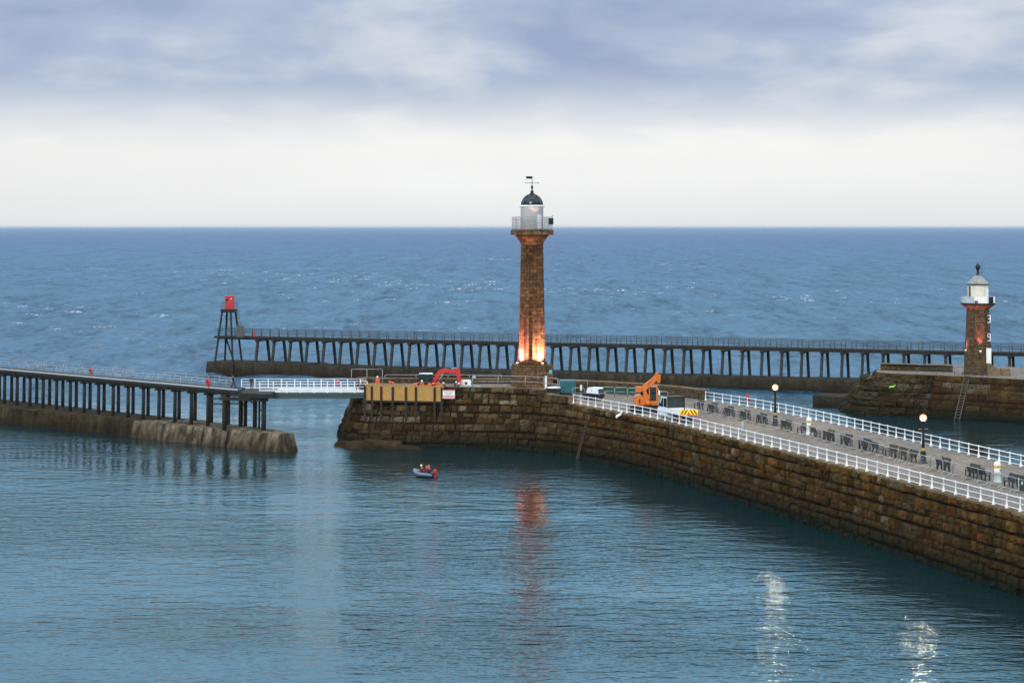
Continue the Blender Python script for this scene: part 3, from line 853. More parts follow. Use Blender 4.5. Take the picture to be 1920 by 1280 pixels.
p = at(841.5, 739, 265.6)
sg = thing('warning_sign', 'white and red warning sign fixed to the pier head wall beside the plywood', 'sign', (p[0], p[1], p[2] - .53), ang * .4)
mb = MB(); mb.box((0, 0, .53), (1.5, .05, 1.06)); part('board', mb, 'lantern', sg)
mb = MB(); mb.box((0, -.03, .26), (1.44, .02, .14)); mb.box((0, -.03, .06), (1.44, .02, .06)); mb.box((0, -.03, 1.0), (1.44, .02, .08)); part('red_band', mb, 'redstripe', sg)
mb = MB()
for k, (w, z) in enumerate(((1.2, .84), (1.05, .70), (.6, .56), (1.1, .42))):
    x = -w / 2
    while x < w / 2 - .05:
        l = random.uniform(.08, .2); mb.box((x + l / 2, -.03, z), (l, .012, .055)); x += l + .05
part('lettering', mb, 'signtext', sg)

# ---- red digger on the head
EX = 272.6
def ex(px, py): return ((px - 805) * EX / F, H - (py - CY) * EX / F - 7.1)
dg = thing('excavator', 'red mini excavator with dark green tinted cab and raised bent arm on the pier head', 'excavator', ((805 - CX) * EX / F, EX, 7.1))
for yy in (-.75, .75):
    mb = MB(); mb.profile([(-1.5, .12), (-1.3, 0), (1.1, 0), (1.3, .12), (1.3, .45), (1.1, .58), (-1.3, .58), (-1.5, .45)], yy - .2, yy + .2); part('track', mb, 'tyre', dg)
mb = MB(); mb.bevbox((-.75, .1, .80), (1.5, 1.6, .55), .15); mb.box((-.1, 0, .68), (1.9, 1.2, .16)); part('body', mb, 'rust', dg)
mb = MB()
for x in (-1.32, -.2, .42):
    for y in (-.62, .42): mb.beam((x, y, .9), (x + (.08 if x < 0 else -.05), y, 2.1), .09)
mb.box((-.45, -.1, 1.0), (1.7, 1.1, .2)); cab = part('cab', mb, 'black', dg)
mb = MB(); mb.box((-.75, -.62, 1.58), (1.0, .03, .9)); mb.box((.15, -.62, 1.58), (.5, .03, .9)); mb.box((.41, -.1, 1.55), (.03, .9, .9)); mb.box((-1.27, -.1, 1.58), (.03, .9, .9)); part('window', mb, 'greenglass', cab)
mb = MB(); mb.bevbox((-.42, -.1, 2.14), (1.75, 1.15, .10), .03); part('roof', mb, 'vanwhite', cab)
def armbeam(mb, pts, y0, y1, ws):
    up, dn = [], []
    for k, (x, z) in enumerate(pts):
        a = Vector(pts[min(k + 1, len(pts) - 1)]) - Vector(pts[max(k - 1, 0)]); a.normalize(); n = Vector((-a.y, a.x)) * ws[k] / 2
        up.append((x + n.x, z + n.y)); dn.append((x - n.x, z - n.y))
    mb.profile(up + dn[::-1], y0, y1)
mb = MB(); armbeam(mb, [ex(808, 724), ex(816, 710), ex(824, 698), ex(834, 694.5), ex(847, 696), ex(855, 697)], -.30, .10, [.34, .46, .56, .52, .44, .34]); part('boom', mb, 'red', dg)
mb = MB(); armbeam(mb, [ex(857.5, 688.5), ex(859.5, 700), ex(861.5, 715), ex(862, 726)], -.26, .06, [.50, .52, .36, .22]); part('arm', mb, 'red', dg)
mb = MB(); mb.tube([(*ex(822, 714)[:1], -.45, ex(822, 714)[1]), (*ex(831, 700)[:1], -.45, ex(831, 700)[1])], .07, 8); mb.tube([(ex(846, 691)[0], -.2, ex(846, 691)[1]), (ex(857, 689.5)[0], -.2, ex(857, 689.5)[1])], .09, 8); part('hydraulic_ram', mb, 'galv', dg)
mb = MB(); b0 = ex(862, 727); mb.profile([(b0[0] - .2, b0[1]), (b0[0] + .2, b0[1]), (b0[0] + .05, b0[1] - .5), (b0[0] - .5, b0[1] - .35)], -.4, .2); part('bucket', mb, 'rust', dg)
mb = MB(); mb.tube([(-1.15, -.3, 2.18), (-1.15, -.3, 2.42)], .10, 8); part('beacon', mb, 'netgreen', cab)

# white tank/boat-shaped tub and boards beside the digger
p = at(874, 716, 273.5)
mb = MB(); mb.profile([(-.62, .05), (-.68, .55), (-.55, .68), (.55, .68), (.66, .5), (.6, .05)], -.5, .5); mb.box((0, -.52, .3), (.3, .03, .3), mi=1)
single('water_tank', mb, ['lantern', 'boot'], 'small white plastic tank standing right of the red digger arm', 'tank', (p[0], p[1], 7.9 - .25))
p = at(882, 724, 268)
mb = MB(); mb.box((0, 0, .06), (2.6, .5, .1), .05); mb.box((.2, .3, .14), (1.9, .25, .06), -.06)
single('plank_stack', mb, 'galv', 'grey scaffold planks lying on the parapet right of the digger', 'planks', (p[0], 267.4, 7.9))
p = at(889, 706.5, 266.9); mb = MB(); mb.box((0, 0, 0), (.42, .04, .36)); mb.box((0, -.024, 0), (.34, .01, .28), mi=1)
single('blue_notice', mb, ['cyan', 'palerail'], 'small cyan notice hung on the handrail right of the digger', 'sign', (p[0], p[1] - .04, p[2]))

# ================================================================ PEOPLE
def person_mesh(pose):
    J, E = {}, []
    def j(n, p, r): J[n] = (Vector(p), r)
    P = pose
    def limb(names):
        for a, c in zip(names[:-1], names[1:]): E.append((a, c))
    for n, (p, r) in P['spine'].items(): j(n, p, r)
    limb(list(P['spine'].keys()))
    for s in ('l', 'r'):
        for n, (p, r) in P[s].items(): j(n + s, p, r)
        limb(['chest', 'sh' + s, 'el' + s, 'wr' + s, 'pa' + s])
        limb(['pel', 'hip' + s, 'kn' + s, 'an' + s, 'to' + s])
        w, pa = J['wr' + s][0], J['pa' + s][0]
        dr = (pa - w).normalized(); sd = dr.cross(Vector((0, 1, 0.2))).normalized(); cu = dr.cross(sd).normalized()
        for k, (o, l) in enumerate(((-.03, .065), (-.01, .08), (.012, .075), (.032, .055))):
            m1 = pa + dr * .045 + sd * o; m2 = m1 + dr * l * .6 + cu * .012; m3 = m2 + dr * l * .4 + cu * .03
            j('f%d%s' % (k, s), m1, .010); j('g%d%s' % (k, s), m2, .009); j('h%d%s' % (k, s), m3, .008)
            limb(['pa' + s, 'f%d%s' % (k, s), 'g%d%s' % (k, s), 'h%d%s' % (k, s)])
        m1 = w + dr * .04 + sd * -.045 + cu * .01; m2 = m1 + dr * .04 + sd * -.012 + cu * .02
        j('th' + s, m1, .011); j('ti' + s, m2, .010); limb(['wr' + s, 'th' + s, 'ti' + s])
    hd_, nk = J['head'][0], J['neck'][0]
    names = list(J); ix = {n: i for i, n in enumerate(names)}
    me = bpy.data.meshes.new('body_skeleton')
    me.from_pydata([tuple(J[n][0]) for n in names], [(ix[a], ix[c]) for a, c in E], [])
    o = bpy.data.objects.new('body_skeleton', me); COL.objects.link(o)
    bm = bmesh.new(); bm.from_mesh(me); lay = bm.verts.layers.skin.verify(); bm.verts.ensure_lookup_table()
    for n in names:
        r = J[n][1]; v = bm.verts[ix[n]][lay]; v.radius = r if isinstance(r, tuple) else (r, r); v.use_root = (n == 'pel')
    bm.to_mesh(me); bm.free()
    sk = o.modifiers.new('skin', 'SKIN'); sk.use_smooth_shade = True
    ss = o.modifiers.new('smooth', 'SUBSURF'); ss.levels = 1; ss.render_levels = 1
    dg_ = bpy.context.evaluated_depsgraph_get()
    ev = o.evaluated_get(dg_); m2 = bpy.data.meshes.new_from_object(ev)
    bpy.data.objects.remove(o); bpy.data.meshes.remove(me)
    # face: eyes, nose, mouth pressed into the head
    reg = {}
    for n in names:
        b_ = n.rstrip('lr') if n[:-1] in ('sh', 'el', 'wr', 'pa', 'hip', 'kn', 'an', 'to', 'th', 'ti') or n[:1] in 'fgh' and n[1:2].isdigit() else n
        if n in ('neck', 'head', 'crown', 'face'): reg[n] = 0
        elif n[:2] in ('wr', 'pa', 'th', 'ti') or n[0] in 'fgh' and n[1].isdigit(): reg[n] = 0
        elif n[:2] == 'to': reg[n] = 3
        elif n[:2] in ('kn', 'an', 'hi') or n == 'pel': reg[n] = 2
        else: reg[n] = 1
    segs = [(J[a][0], J[c][0], a, c) for a, c in E]
    m2.materials.clear()
    for p in m2.polygons:
        best = None
        for a, c, na, nc in segs:
            d_ = c - a; t = max(0, min(1, (p.center - a).dot(d_) / max(d_.length_squared, 1e-9)))
            dist = (p.center - (a + d_ * t)).length
            if best is None or dist < best[0]: best = (dist, na if t < .5 else nc)
        p.material_index = reg[best[1]]
    return m2, hd_, (J['crown'][0] - J['neck'][0]).normalized()

def side(v, s):
    return (v[0] * s, v[1], v[2])
def mkpose(spine, L_, R_=None):
    R_ = R_ or L_
    rad = dict(sh=.075, el=.052, wr=.034, pa=(.042, .022), hip=.105, kn=.068, an=.046, to=.045)
    f = lambda d, s: {k: (side(v, s), rad[k]) for k, v in d.items()}
    srad = dict(pel=(.15, .11), belly=(.14, .11), chest=(.17, .12), neck=.058, head=(.078, .09), crown=(.06, .07))
    return dict(spine={k: (v, srad[k]) for k, v in spine.items()}, l=f(L_, -1), r=f(R_, 1))
SP = dict(pel=(0, 0, .96), belly=(0, .01, 1.14), chest=(0, 0, 1.36), neck=(0, .01, 1.52), head=(0, .03, 1.63), crown=(0, .02, 1.73))
LG = dict(hip=(.10, 0, .90), kn=(.11, .03, .49), an=(.11, -.02, .09), to=(.13, .15, .045))
ARM = dict(sh=(.19, 0, 1.42), el=(.25, -.02, 1.13), wr=(.25, .10, .89), pa=(.245, .13, .82))
POSES = {}
POSES['stand'] = mkpose(SP, {**ARM, **LG})
POSES['walk'] = mkpose(SP, {**ARM, 'wr': (.24, .22, .95), 'pa': (.24, .27, .90), 'hip': (.10, 0, .90), 'kn': (.10, -.02, .49), 'an': (.10, -.28, .16), 'to': (.10, -.18, .05)},
                       {**ARM, 'el': (.24, -.12, 1.14), 'wr': (.23, -.14, .90), 'pa': (.23, -.13, .83), 'hip': (.10, .02, .90), 'kn': (.10, .20, .50), 'an': (.10, .28, .09), 'to': (.11, .45, .07)})
SB = dict(pel=(0, -.12, .92), belly=(0, .06, 1.03), chest=(0, .28, 1.10), neck=(0, .44, 1.13), head=(0, .55, 1.14), crown=(0, .64, 1.13))
POSES['bend'] = mkpose(SB, dict(sh=(.19, .33, 1.10), el=(.24, .38, .82), wr=(.18, .48, .58), pa=(.17, .50, .51), hip=(.10, -.12, .87), kn=(.12, .02, .48), an=(.12, -.06, .09), to=(.14, .11, .045)))
SK = dict(pel=(0, -.10, .46), belly=(0, -.03, .62), chest=(0, .08, .82), neck=(0, .15, .96), head=(0, .20, 1.06), crown=(0, .22, 1.16))
POSES['kneel'] = mkpose(SK, dict(sh=(.19, .10, .88), el=(.26, .22, .62), wr=(.17, .38, .48), pa=(.15, .43, .43), hip=(.10, -.08, .42), kn=(.14, .28, .09), an=(.12, -.14, .07), to=(.12, -.27, .05)),
                        dict(sh=(.19, .10, .88), el=(.26, .22, .62), wr=(.17, .38, .50), pa=(.15, .43, .45), hip=(.10, -.08, .42), kn=(.15, .30, .46), an=(.14, .26, .09), to=(.15, .42, .045)))
SS = dict(pel=(0, 0, .12), belly=(0, .02, .28), chest=(0, .05, .50), neck=(0, .09, .66), head=(0, .12, .77), crown=(0, .12, .87))
POSES['sit'] = mkpose(SS, dict(sh=(.19, .05, .56), el=(.26, .10, .30), wr=(.20, .32, .24), pa=(.19, .38, .22), hip=(.10, .02, .10), kn=(.14, .42, .16), an=(.14, .44, -.22), to=(.15, .58, -.25)))
BODY = {k: person_mesh(v) for k, v in POSES.items()}
BODYMESH = {}
def person(label, pose, loc, rz, top, legs, hat=None, hair=True, group=None, jacket=None, s=1.0):
    key = (pose, top, legs)
    if key not in BODYMESH:
        me = BODY[pose][0].copy()
        for x in ('skin', top, legs, 'boot'): me.materials.append(M[x])
        BODYMESH[key] = me
    r = thing('person', label, 'person', loc, rz, group); r.scale = (s, s, s)
    link('body', BODYMESH[key], r)
    hc, hdir = BODY[pose][1], BODY[pose][2]
    up = hdir; fw = Vector((0, 1, 0)); sdv = fw.cross(up).normalized(); fw = up.cross(sdv)
    rot = Matrix((sdv * -1, fw, up)).transposed().to_4x4()
    mt = Matrix.Translation(hc) @ rot
    mb = MB()                                                     # brows, nose, mouth, ears
    mb.box((0, .095, -.01), (.026, .035, .045), mat=mt); mb.box((-.033, .088, .02), (.022, .012, .010), mi=1, mat=mt); mb.box((.033, .088, .02), (.022, .012, .010), mi=1, mat=mt)
    mb.box((0, .088, -.052), (.045, .012, .010), mi=2, mat=mt)
    for x in (-.085, .085): mb.box((x, 0, 0), (.014, .04, .06), mat=mt)
    part('face', mb, ['skin', 'boot', 'maroon'], r)
    if hat:
        mb = MB(); mb.lathe([(.135, .035), (.128, .06), (.122, .10), (.10, .15), (.06, .18), (.01, .19)], 14)
        mb.box((0, .14, .045), (.17, .09, .014))
        mb.v = [tuple(mt @ Vector(v)) for v in mb.v]; part('helmet', mb, hat, r)
    elif hair:
        mb = MB(); mb.lathe([(.095, -.02), (.105, .03), (.095, .08), (.06, .12), (.01, .13)], 12, (0, -.015, 0))
        mb.v = [tuple(mt @ Vector(v)) for v in mb.v]; part('hair', mb, 'hair', r)
    if jacket:
        c = Vector(POSES[pose]['spine']['chest'][0]); b_ = Vector(POSES[pose]['spine']['belly'][0]); mid = (c + b_) / 2
        a = (c - b_).normalized(); mb = MB(); mb.tube([b_, mid, c, c + a * .08], [.19, .215, .20, .13], 12); part('life_jacket', mb, jacket, r)
    return r
def hp3(px, D, z): return ((px - CX) * D / F, D, z)
gw = 'workers in orange on the pier head'
person('worker standing upright in orange overalls and white helmet behind the plywood near the footbridge', 'stand', hp3(708, 271.6, 7.1), R(160), 'hivis', 'hivis', 'hat', group=gw, s=1.03)
person('worker in orange bending over with white helmet, second from the footbridge', 'bend', hp3(737, 271.5, 7.15), R(80), 'hivis', 'hivis', 'hat', group=gw)
person('worker in faded pink-orange jacket bending beside the digger cab, white helmet to the right', 'bend', hp3(776, 270.8, 7.0), R(-85), 'pinkvis', 'hivis', 'hat', group=gw)
person('kneeling worker in orange with white helmet right below the digger cab', 'kneel', hp3(791.5, 270.4, 7.32), R(175), 'hivis', 'hivis', 'hat', group=gw)
person('bareheaded crouching worker in orange at the foot of the digger boom', 'kneel', hp3(806, 270.2, 7.18), R(35), 'hivis', 'hivis', None, group=gw)
person('bareheaded worker in orange crouching just right of the digger boom foot', 'bend', hp3(814, 270.0, 7.05), R(20), 'hivis', 'navy', None, group=gw)
person('bareheaded worker in orange kneeling higher, under the middle of the digger boom', 'kneel', hp3(822.5, 270.2, 7.36), R(150), 'hivis', 'hivis', None, group=gw)
person('crouching worker in orange leaning right under the bend of the digger boom', 'kneel', hp3(828.5, 270.0, 7.22), R(-60), 'hivis', 'hivis', None, group=gw)
person('worker low behind the parapet with only a white helmet showing, left of the digger arm', 'kneel', hp3(834.5, 269.6, 7.08), R(60), 'navy', 'navy', 'hat', group=gw)
person('dark clothed worker with white helmet kneeling next to the digger arm', 'kneel', hp3(852, 269.8, 7.2), R(-90), 'navy', 'navy', 'hat', group=gw)
person('worker with white helmet crouched lowest, touching the digger arm bottom', 'kneel', hp3(857.5, 269.3, 7.06), R(-100), 'navy', 'navy', 'hat', group=gw)
mb = MB(); mb.box((0, 0, .03), (6.2, 1.9, .06)); mb.box((-3, 0, 0), (.1, 1.9, .1)); mb.box((3, 0, 0), (.1, 1.9, .1))
single('work_platform', mb, 'ply', 'low plywood staging the orange workers kneel on behind the plywood shuttering', 'platform', hp3(824, 270.3, 7.12))
gv = 'people walking on the footbridge and extension'
person('person in dark clothes walking on the extension deck left of the footbridge gate', 'walk', hp3(437, 269.6, 7.5), R(-60), 'navy', 'navy', group=gv)
person('person in dark clothes standing at the left end of the footbridge', 'stand', hp3(471.5, 269.8, 7.32), R(-30), 'navy', 'greycloth', group=gv)
person('person in dark coat walking at the right end of the footbridge', 'walk', hp3(672, 270.4, 7.17), R(100), 'navy', 'navy', group=gv)
person('person in pale jacket following at the right end of the footbridge', 'walk', hp3(680.5, 271.6, 7.17), R(80), 'palecloth', 'navy', group=gv)

# ================================================================ FOOTBRIDGE
fb = thing('footbridge', 'white railed footbridge with dark green girder spanning from extension to pier head', 'footbridge', (-31, 268.6, 7.0))
fx = lambda px, D: (px - CX) * D / F + 31
mb = MB(); mb.box(((fx(498, 268.6) + fx(684, 268.6)) / 2, .1, -.28), (fx(684, 268.6) - fx(498, 268.6), .2, .72)); mb.box(((fx(498, 268.6) + fx(684, 268.6)) / 2, 4.3, -.28), (fx(684, 268.6) - fx(498, 268.6), .2, .72)); part('girder', mb, 'green', fb)
mb = MB(); mb.box(((fx(488, 270) + fx(686, 270)) / 2, 2.2, .12), (fx(686, 270) - fx(488, 270), 4.4, .08)); part('walkway', mb, 'galv', fb)
for yy, xs, D in ((.0, [487 + 25.4 * k for k in range(8)] + [689], 268.6), (4.4, [453, 478] + [503 + 24.8 * k for k in range(7)] + [676], 273)):
    rl = MB()
    x0, x1 = fx(xs[0], D), fx(xs[-1], D)
    for h in (1.36, 1.02, .66, .30): rl.beam((x0, yy, .15 + h), (x1, yy, .15 + h), .06)
    rl.box(((x0 + x1) / 2, yy, .26), (x1 - x0, .05, .20))
    ro = part('side_railing', rl, 'white', fb)
    for x in xs:
        pm = MB(); pm.box((fx(x, D), yy - .02, .74), (.12, .12, 1.42)); part('post', pm, 'white', ro)

# ================================================================ WEST EXTENSION (left trestle)
we = thing('trestle_pier', 'dark trestle walkway on a low stained concrete base at the left', 'pier', (-50, 282, 0))
def S(c, X): return (X, c - X)
nearb = [(-100, 327), (-85, 312.5), (-71.2, 298.0), (-60, 288.6), (-49.6, 279.0)]
nearc = [(-49.6, 278.8), (-40, 268.9), (-28.4, 260.8), (-26.2, 262.2), (-29.0, 266.6)]
farb = [S(239.0, X) for X in (-42, -60, -80, -97)]
def inset(pts, d): return [(x + d * .72, y + d * .7) for x, y in pts]
mb = MB(); mb.frustum(nearb + [(-41, 280)] + farb[1:], -.6, inset(nearb, .5) + [(-41, 280)] + farb[1:], 2.6); part('stone_base', mb, 'oldstone', we, True)
mb = MB()
NA, NB = Vector((-49.6, 278.8)), Vector((-28.4, 260.8)); FA, FB = Vector((-41.0, 280.2)), Vector((-29.6, 266.8))
cutl = [0, .17, .31, .5, .66, .83, 1.0]
for k in range(6):
    a, c = cutl[k] + .002, cutl[k + 1] - .002
    o_ = Vector((-.5, -.6)) * (random.uniform(-.1, .45) if k < 5 else .3)
    p, q, r_, t_ = NA.lerp(NB, a) + o_, NA.lerp(NB, c) + o_, FA.lerp(FB, c), FA.lerp(FB, a)
    low = [tuple(p - Vector((.35, .4))), tuple(q - Vector((.35, .4)))] + ([(-26.0, 262.2)] if k == 5 else []) + [tuple(r_), tuple(t_)]
    hi_ = [tuple(p + Vector((.25, .3))), tuple(q + Vector((.2, .5)))] + ([(-26.9, 262.5)] if k == 5 else []) + [tuple(r_), tuple(t_)]
    mb.frustum(low, -.6, hi_, 2.62 + random.uniform(-.05, .05))
part('concrete_base', mb, 'concrete', we, True)
mb = MB()                                                       # deck, a slightly wider landing at the bridge end
mb.prism([S(232.4, -110), S(232.4, -34), S(237.9, -34), S(237.9, -110)], 7.12, 7.5); part('deck', mb, 'darkwood', we, True)
mb = MB(); mb.prism([(-35.2, 267.2), (-31, 264.0), (-29.9, 264.4), (-29.9, 272.6), (-34, 273.2), (-36.2, 271.4)], 6.75, 7.28); mb.beam((-36.5, 266.8, 6.5), (-30.3, 265.0, 6.5), .3, .4); mb.beam((-34, 272, 6.5), (-30.4, 271.5, 6.5), .3, .4); part('landing', mb, 'darkwood', we, True)
mb = MB(); mb.prism([S(232.25, -110), S(232.25, -34.3), S(232.5, -34.3), S(232.5, -110)], 7.503, 7.68); part('edge_kerb', mb, 'palerail', we, True)
for c, nm in ((233.1, 'near'), (237.5, 'far')):
    mb = MB(); mb.beam((*S(c, -110), 6.95), (*S(c, -34), 6.95), .35, .32); part('stringer', mb, 'darkwood', we, True)
# bents of the left trestle
L1 = MB(); L1.tube([(-.05, -.06, 0), (0, 0, 4.3)], [.25, .22], 8); LEG = L1.mesh('leg', 'darkwood')
CB = MB(); CB.beam((-.3, -.3, 4.12), (2.85, 2.85, 4.12), .42, .30); CAPM = CB.mesh('cap_beam', 'darkwood')
X = -36.3; n = 0
off = we.location
while X > -108:
    x, y = S(232.9, X)
    cpb = bpy.data.objects.new('cap_beam', CAPM); COL.objects.link(cpb); cpb.parent = we; cpb.location = (x - off[0], y - off[1], 2.6)
    for dx in (0.12, 2.40):
        o = bpy.data.objects.new('leg', LEG); COL.objects.link(o); o.parent = cpb; o.location = (dx, dx, 0)
    X -= 2.52 - .012 * n; n += 1
for (px, D, r) in ((421, 267.2, .27), (452, 271.8, .29), (478.5, 270, .27), (486.6, 268.4, .13), (495, 266.2, .3)):
    mb = MB(); x = (px - CX) * D / F; mb.tube([(x - .05, D, 2.5), (x, D, 6.9)], r, 8); part('landing_leg', mb, 'darkwood', we, True)
mb = MB()
a0, a1 = hp(388, 270), hp(452, 270)
mb.beam((*a0, 6.2), (*a1, 6.35), .14); mb.beam((*a0, 5.55), (*a1, 5.6), .14); mb.beam((*hp(455, 271), 5.3), (*hp(480, 270), 6.6), .12); mb.beam((*hp(455, 271), 6.5), (*hp(480, 270), 5.4), .12); mb.beam((*hp(486, 268), 4.9), (*hp(496, 267), 5.2), .12)
part('bracing', mb, 'darkwood', we, True)
# thin rails on both sides
TP = MB(); TP.tube([(0, 0, 0), (0, 0, 1.15)], .035, 6); TPM = TP.mesh('post', 'galv')
for c in (232.7, 237.3):
    rr = MB()
    for h in (1.15, .78, .40): rr.tube([(*S(c, -109), 7.5 + h), (*S(c, -35.5), 7.5 + h)], .03, 5)
    ro = part('side_railing', rr, 'galv', we, True); k = 0; X = -36
    while X > -109:
        o = bpy.data.objects.new('post', TPM); COL.objects.link(o); o.parent = ro; x, y = S(c, X); o.location = (x - off[0], y - off[1], 7.5); X -= 1.7

def lifebuoy(label, loc, rz, postmat='galv', base=True):
    lb = thing('lifebuoy', label, 'lifebuoy', loc, rz, 'lifebuoys on the railings')
    mb = MB(); mb.tube([(.27 * math.cos(t), 0, .75 + .33 * math.sin(t)) for t in [2 * PI * k / 14 for k in range(14)]], .105, 8, closed=True); part('ring', mb, 'red', lb)
    mb = MB(); mb.box((0, .12, .62), (.10, .06, 1.24)); mb.box((0, .1, .75), (.5, .05, .62)); part('backboard', mb, 'red', lb)
    return lb
x, y = S(232.9, -59.5); lifebuoy('red lifebuoy on a post, leftmost, on the trestle deck', hp3(170, 291.2, 7.5), R(-40))
lifebuoy('red lifebuoy on a post on the trestle deck near the footbridge', hp3(389.5, 270.6, 7.5), R(-40))
q = far.near(28.0, 255.8); pq = far.off(q, .05)
lifebuoy('red lifebuoy hung on the far white railing behind the benches', hp3(1402.5, 256.6, 6.62), R(-62))
mb = MB(); mb.tube([(.20 * math.cos(t), 0, .24 * math.sin(t)) for t in [2 * PI * k / 12 for k in range(12)]], .10, 8, closed=True)
single('lifebuoy', mb, 'orangered', 'small orange lifebuoy on the far side railing of the footbridge', 'lifebuoy', hp3(634, 272.8, 8.05), 0, 'lifebuoys on the railings')

# ================================================================ EAST EXTENSION (far trestle)
E0, E1 = Vector((-57.4, 399.0)), Vector((120, 329.9))
ed = (E1 - E0).normalized(); en = Vector((-ed.y, ed.x)); elen = (E1 - E0).length; eang = math.atan2(ed.y, ed.x)
ee = thing('trestle_pier', 'long dark trestle walkway on a concrete base crossing behind the lighthouses', 'pier', (E0.x, E0.y, 0), eang)
mb = MB(); mb.frustum([(0, 0), (16, 0), (16, 7.6), (0, 7.6)], -.6, [(.15, .4), (16, .4), (16, 7.3), (.15, 7.3)], 2.72); part('end_base', mb, 'farbase', ee)
mb = MB(); K = 30
for k in range(K):
    a, c = 16 + (elen - 16) * k / K, 16 + (elen - 16) * (k + 1) / K
    q = random.uniform(-.12, .12) if k > 1 else 0; zt_ = 2.6 - .25 * min(1, k / 3) + random.uniform(-.06, .06)
    mb.frustum([(a + .02, -.1 + q), (c, -.1 + q), (c, 7.6), (a + .02, 7.6)], -.6, [(a + .02, .35 + q), (c, .35 + q), (c, 7.3), (a + .02, 7.3)], zt_)
    mb.box(((a + c) / 2, -.05 + q, .35), (c - a - .03, .5, 1.1))
part('base', mb, 'farbase', ee)
mb = MB(); mb.box((5.75, -.06, 1.0), (.5, .3, 3.3)); part('fender', mb, 'rust', ee)
mb = MB(); tf = 96.0; mb.box((tf, -.16, .9), (.6, .4, 3.1)); part('fender', mb, 'rust', ee)
mb = MB(); mb.box((elen / 2 + .8, 3.6, 7.35), (elen - 1.6, 3.4, .30)); mb.box((elen / 2 + .8, 2.1, 7.08), (elen - 1.6, .3, .36)); mb.box((elen / 2 + .8, 5.1, 7.08), (elen - 1.6, .3, .36)); part('deck', mb, 'darkwood', ee)
lg1 = MB(); lg1.beam((0, .75, 2.3), (0, 1.75, 6.9), .42, .42); lg2 = MB(); lg2.beam((0, 6.45, 2.3), (0, 5.45, 6.9), .42, .42)
lm1, lm2 = lg1.mesh('leg', 'legcon'), lg2.mesh('leg', 'darkwood')
cb = MB(); cb.beam((0, .95, 6.78), (0, 6.25, 6.78), .50, .32); cbm = cb.mesh('cap_beam', 'darkwood')
t = 10.2
while t < elen - 1:
    o = bpy.data.objects.new('cap_beam', cbm); COL.objects.link(o); o.parent = ee; o.location = (t, 0, 0)
    for mm in (lm1, lm2):
        l = bpy.data.objects.new('leg', mm); COL.objects.link(l); l.parent = o
    t += 3.44
fp = MB(); fp.tube([(0, 0, 0), (0, 0, 1.3)], .06, 5); fpm = fp.mesh('post', 'thinrail')
for yy in (2.0, 5.2):
    rr = MB()
    for h in (1.3, .9, .48): rr.tube([(1.5, yy, 7.5 + h), (elen - 1, yy, 7.5 + h)], .045, 5)
    ro = part('side_railing', rr, 'thinrail', ee); t = 1.6; k = 0
    while t < elen - 1 and k < 99:
        o = bpy.data.objects.new('post', fpm); COL.objects.link(o); o.parent = ro; o.location = (t, yy, 7.5); t += 1.85; k += 1

# beacon tower
BX = 397.0
bt = thing('beacon_tower', 'red light beacon cabin on a four-legged dark tower at the far trestle end', 'beacon', ((429.5 - CX) * 400.5 / F, BX + 3.5, 2.7), 0)
s_ = BX / F
for (bx_, by_, tx_, ty_) in ((-2.4, -1.7, -1.15, -.75), (-1.05, 2.0, -.5, .95), (.95, -1.9, .4, -.75), (2.15, 1.8, 1.05, .95)):
    mb = MB(); mb.beam((bx_, by_, 0), (tx_, ty_, 9.6), .34, .34); part('leg', mb, 'darkwood', bt)
mb = MB()
mb.beam((-1.75, -1.5, 4.55), (1.8, 1.55, 4.55), .3, .3); mb.beam((-1.0, 1.9, 4.4), (1.2, -1.75, 4.4), .3, .3); mb.box((0, 0, 4.62), (5.2, 3.6, .34)); part('lower_platform', mb, 'darkwood', bt)
mb = MB(); mb.beam((-.75, 1.2, 4.3), (1.2, -2.2, .1), .22, .22); part('brace', mb, 'darkwood', bt)
mb = MB(); mb.box((0, 0, 9.62), (2.9, 2.6, .34)); mb.box((0, 0, 9.35), (2.3, 2.2, .25)); part('upper_platform', mb, 'darkwood', bt)
mb = MB(); mb.bevbox((.1, .1, 11.0), (1.62, 1.62, 2.42), .05); cbn = part('cabin', mb, 'red', bt)
mb = MB(); mb.bevbox((.06, .1, 12.26), (1.82, 1.8, .12), .03); part('roof', mb, 'red', cbn)
mb = MB(); mb.box((-.32, -.73, 11.55), (.52, .05, .55)); part('window', mb, 'glass', cbn)
mb = MB(); mb.box((.5, -.73, 11.75), (.22, .04, .2)); part('lamp_plate', mb, 'vanwhite', cbn)
mb = MB()
for a, c in (((-1.35, -1.2), (1.35, -1.2)), ((1.35, -1.2), (1.35, 1.2)), ((1.35, 1.2), (-1.35, 1.2)), ((-1.35, 1.2), (-1.35, -1.2))):
    for h in (.5, 1.15): mb.beam((*a, 9.8 + h), (*c, 9.8 + h), .05)
    mb.beam((*a, 9.8), (*a, 10.95), .06)
part('railing', mb, 'thinrail', bt)
mb = MB()
for x in (1.5, 1.75): mb.beam((x + .8, 0, 4.8), (x, 0, 9.6), .05)
for k in range(14): f = k / 14; mb.beam((1.5 + .8 * (1 - f), 0, 4.9 + 4.6 * f), (1.75 + .8 * (1 - f), 0, 4.9 + 4.6 * f), .04)
part('ladder', mb, 'thinrail', bt)
mb = MB(); mb.tube([(-.1, .1, 12.3), (-.1, .1, 13.0)], .025, 5); mb.ball((-.1, .1, 13.05), .10); part('aerial', mb, 'black', cbn)
p = at(452, 628, 397.5)
mb = MB(); mb.box((0, 0, 1.05), (1.5, .12, 2.1))
for x in (-.7, -.35, 0, .35, .7): mb.box((x, -.08, 1.02), (.08, .06, 2.2))
single('slatted_screen', mb, 'screen', 'grey weathered slatted screen beside the red beacon tower', 'screen', (p[0], 393.2 + 3, 7.5), eang)
p = at(481, 626, 395)
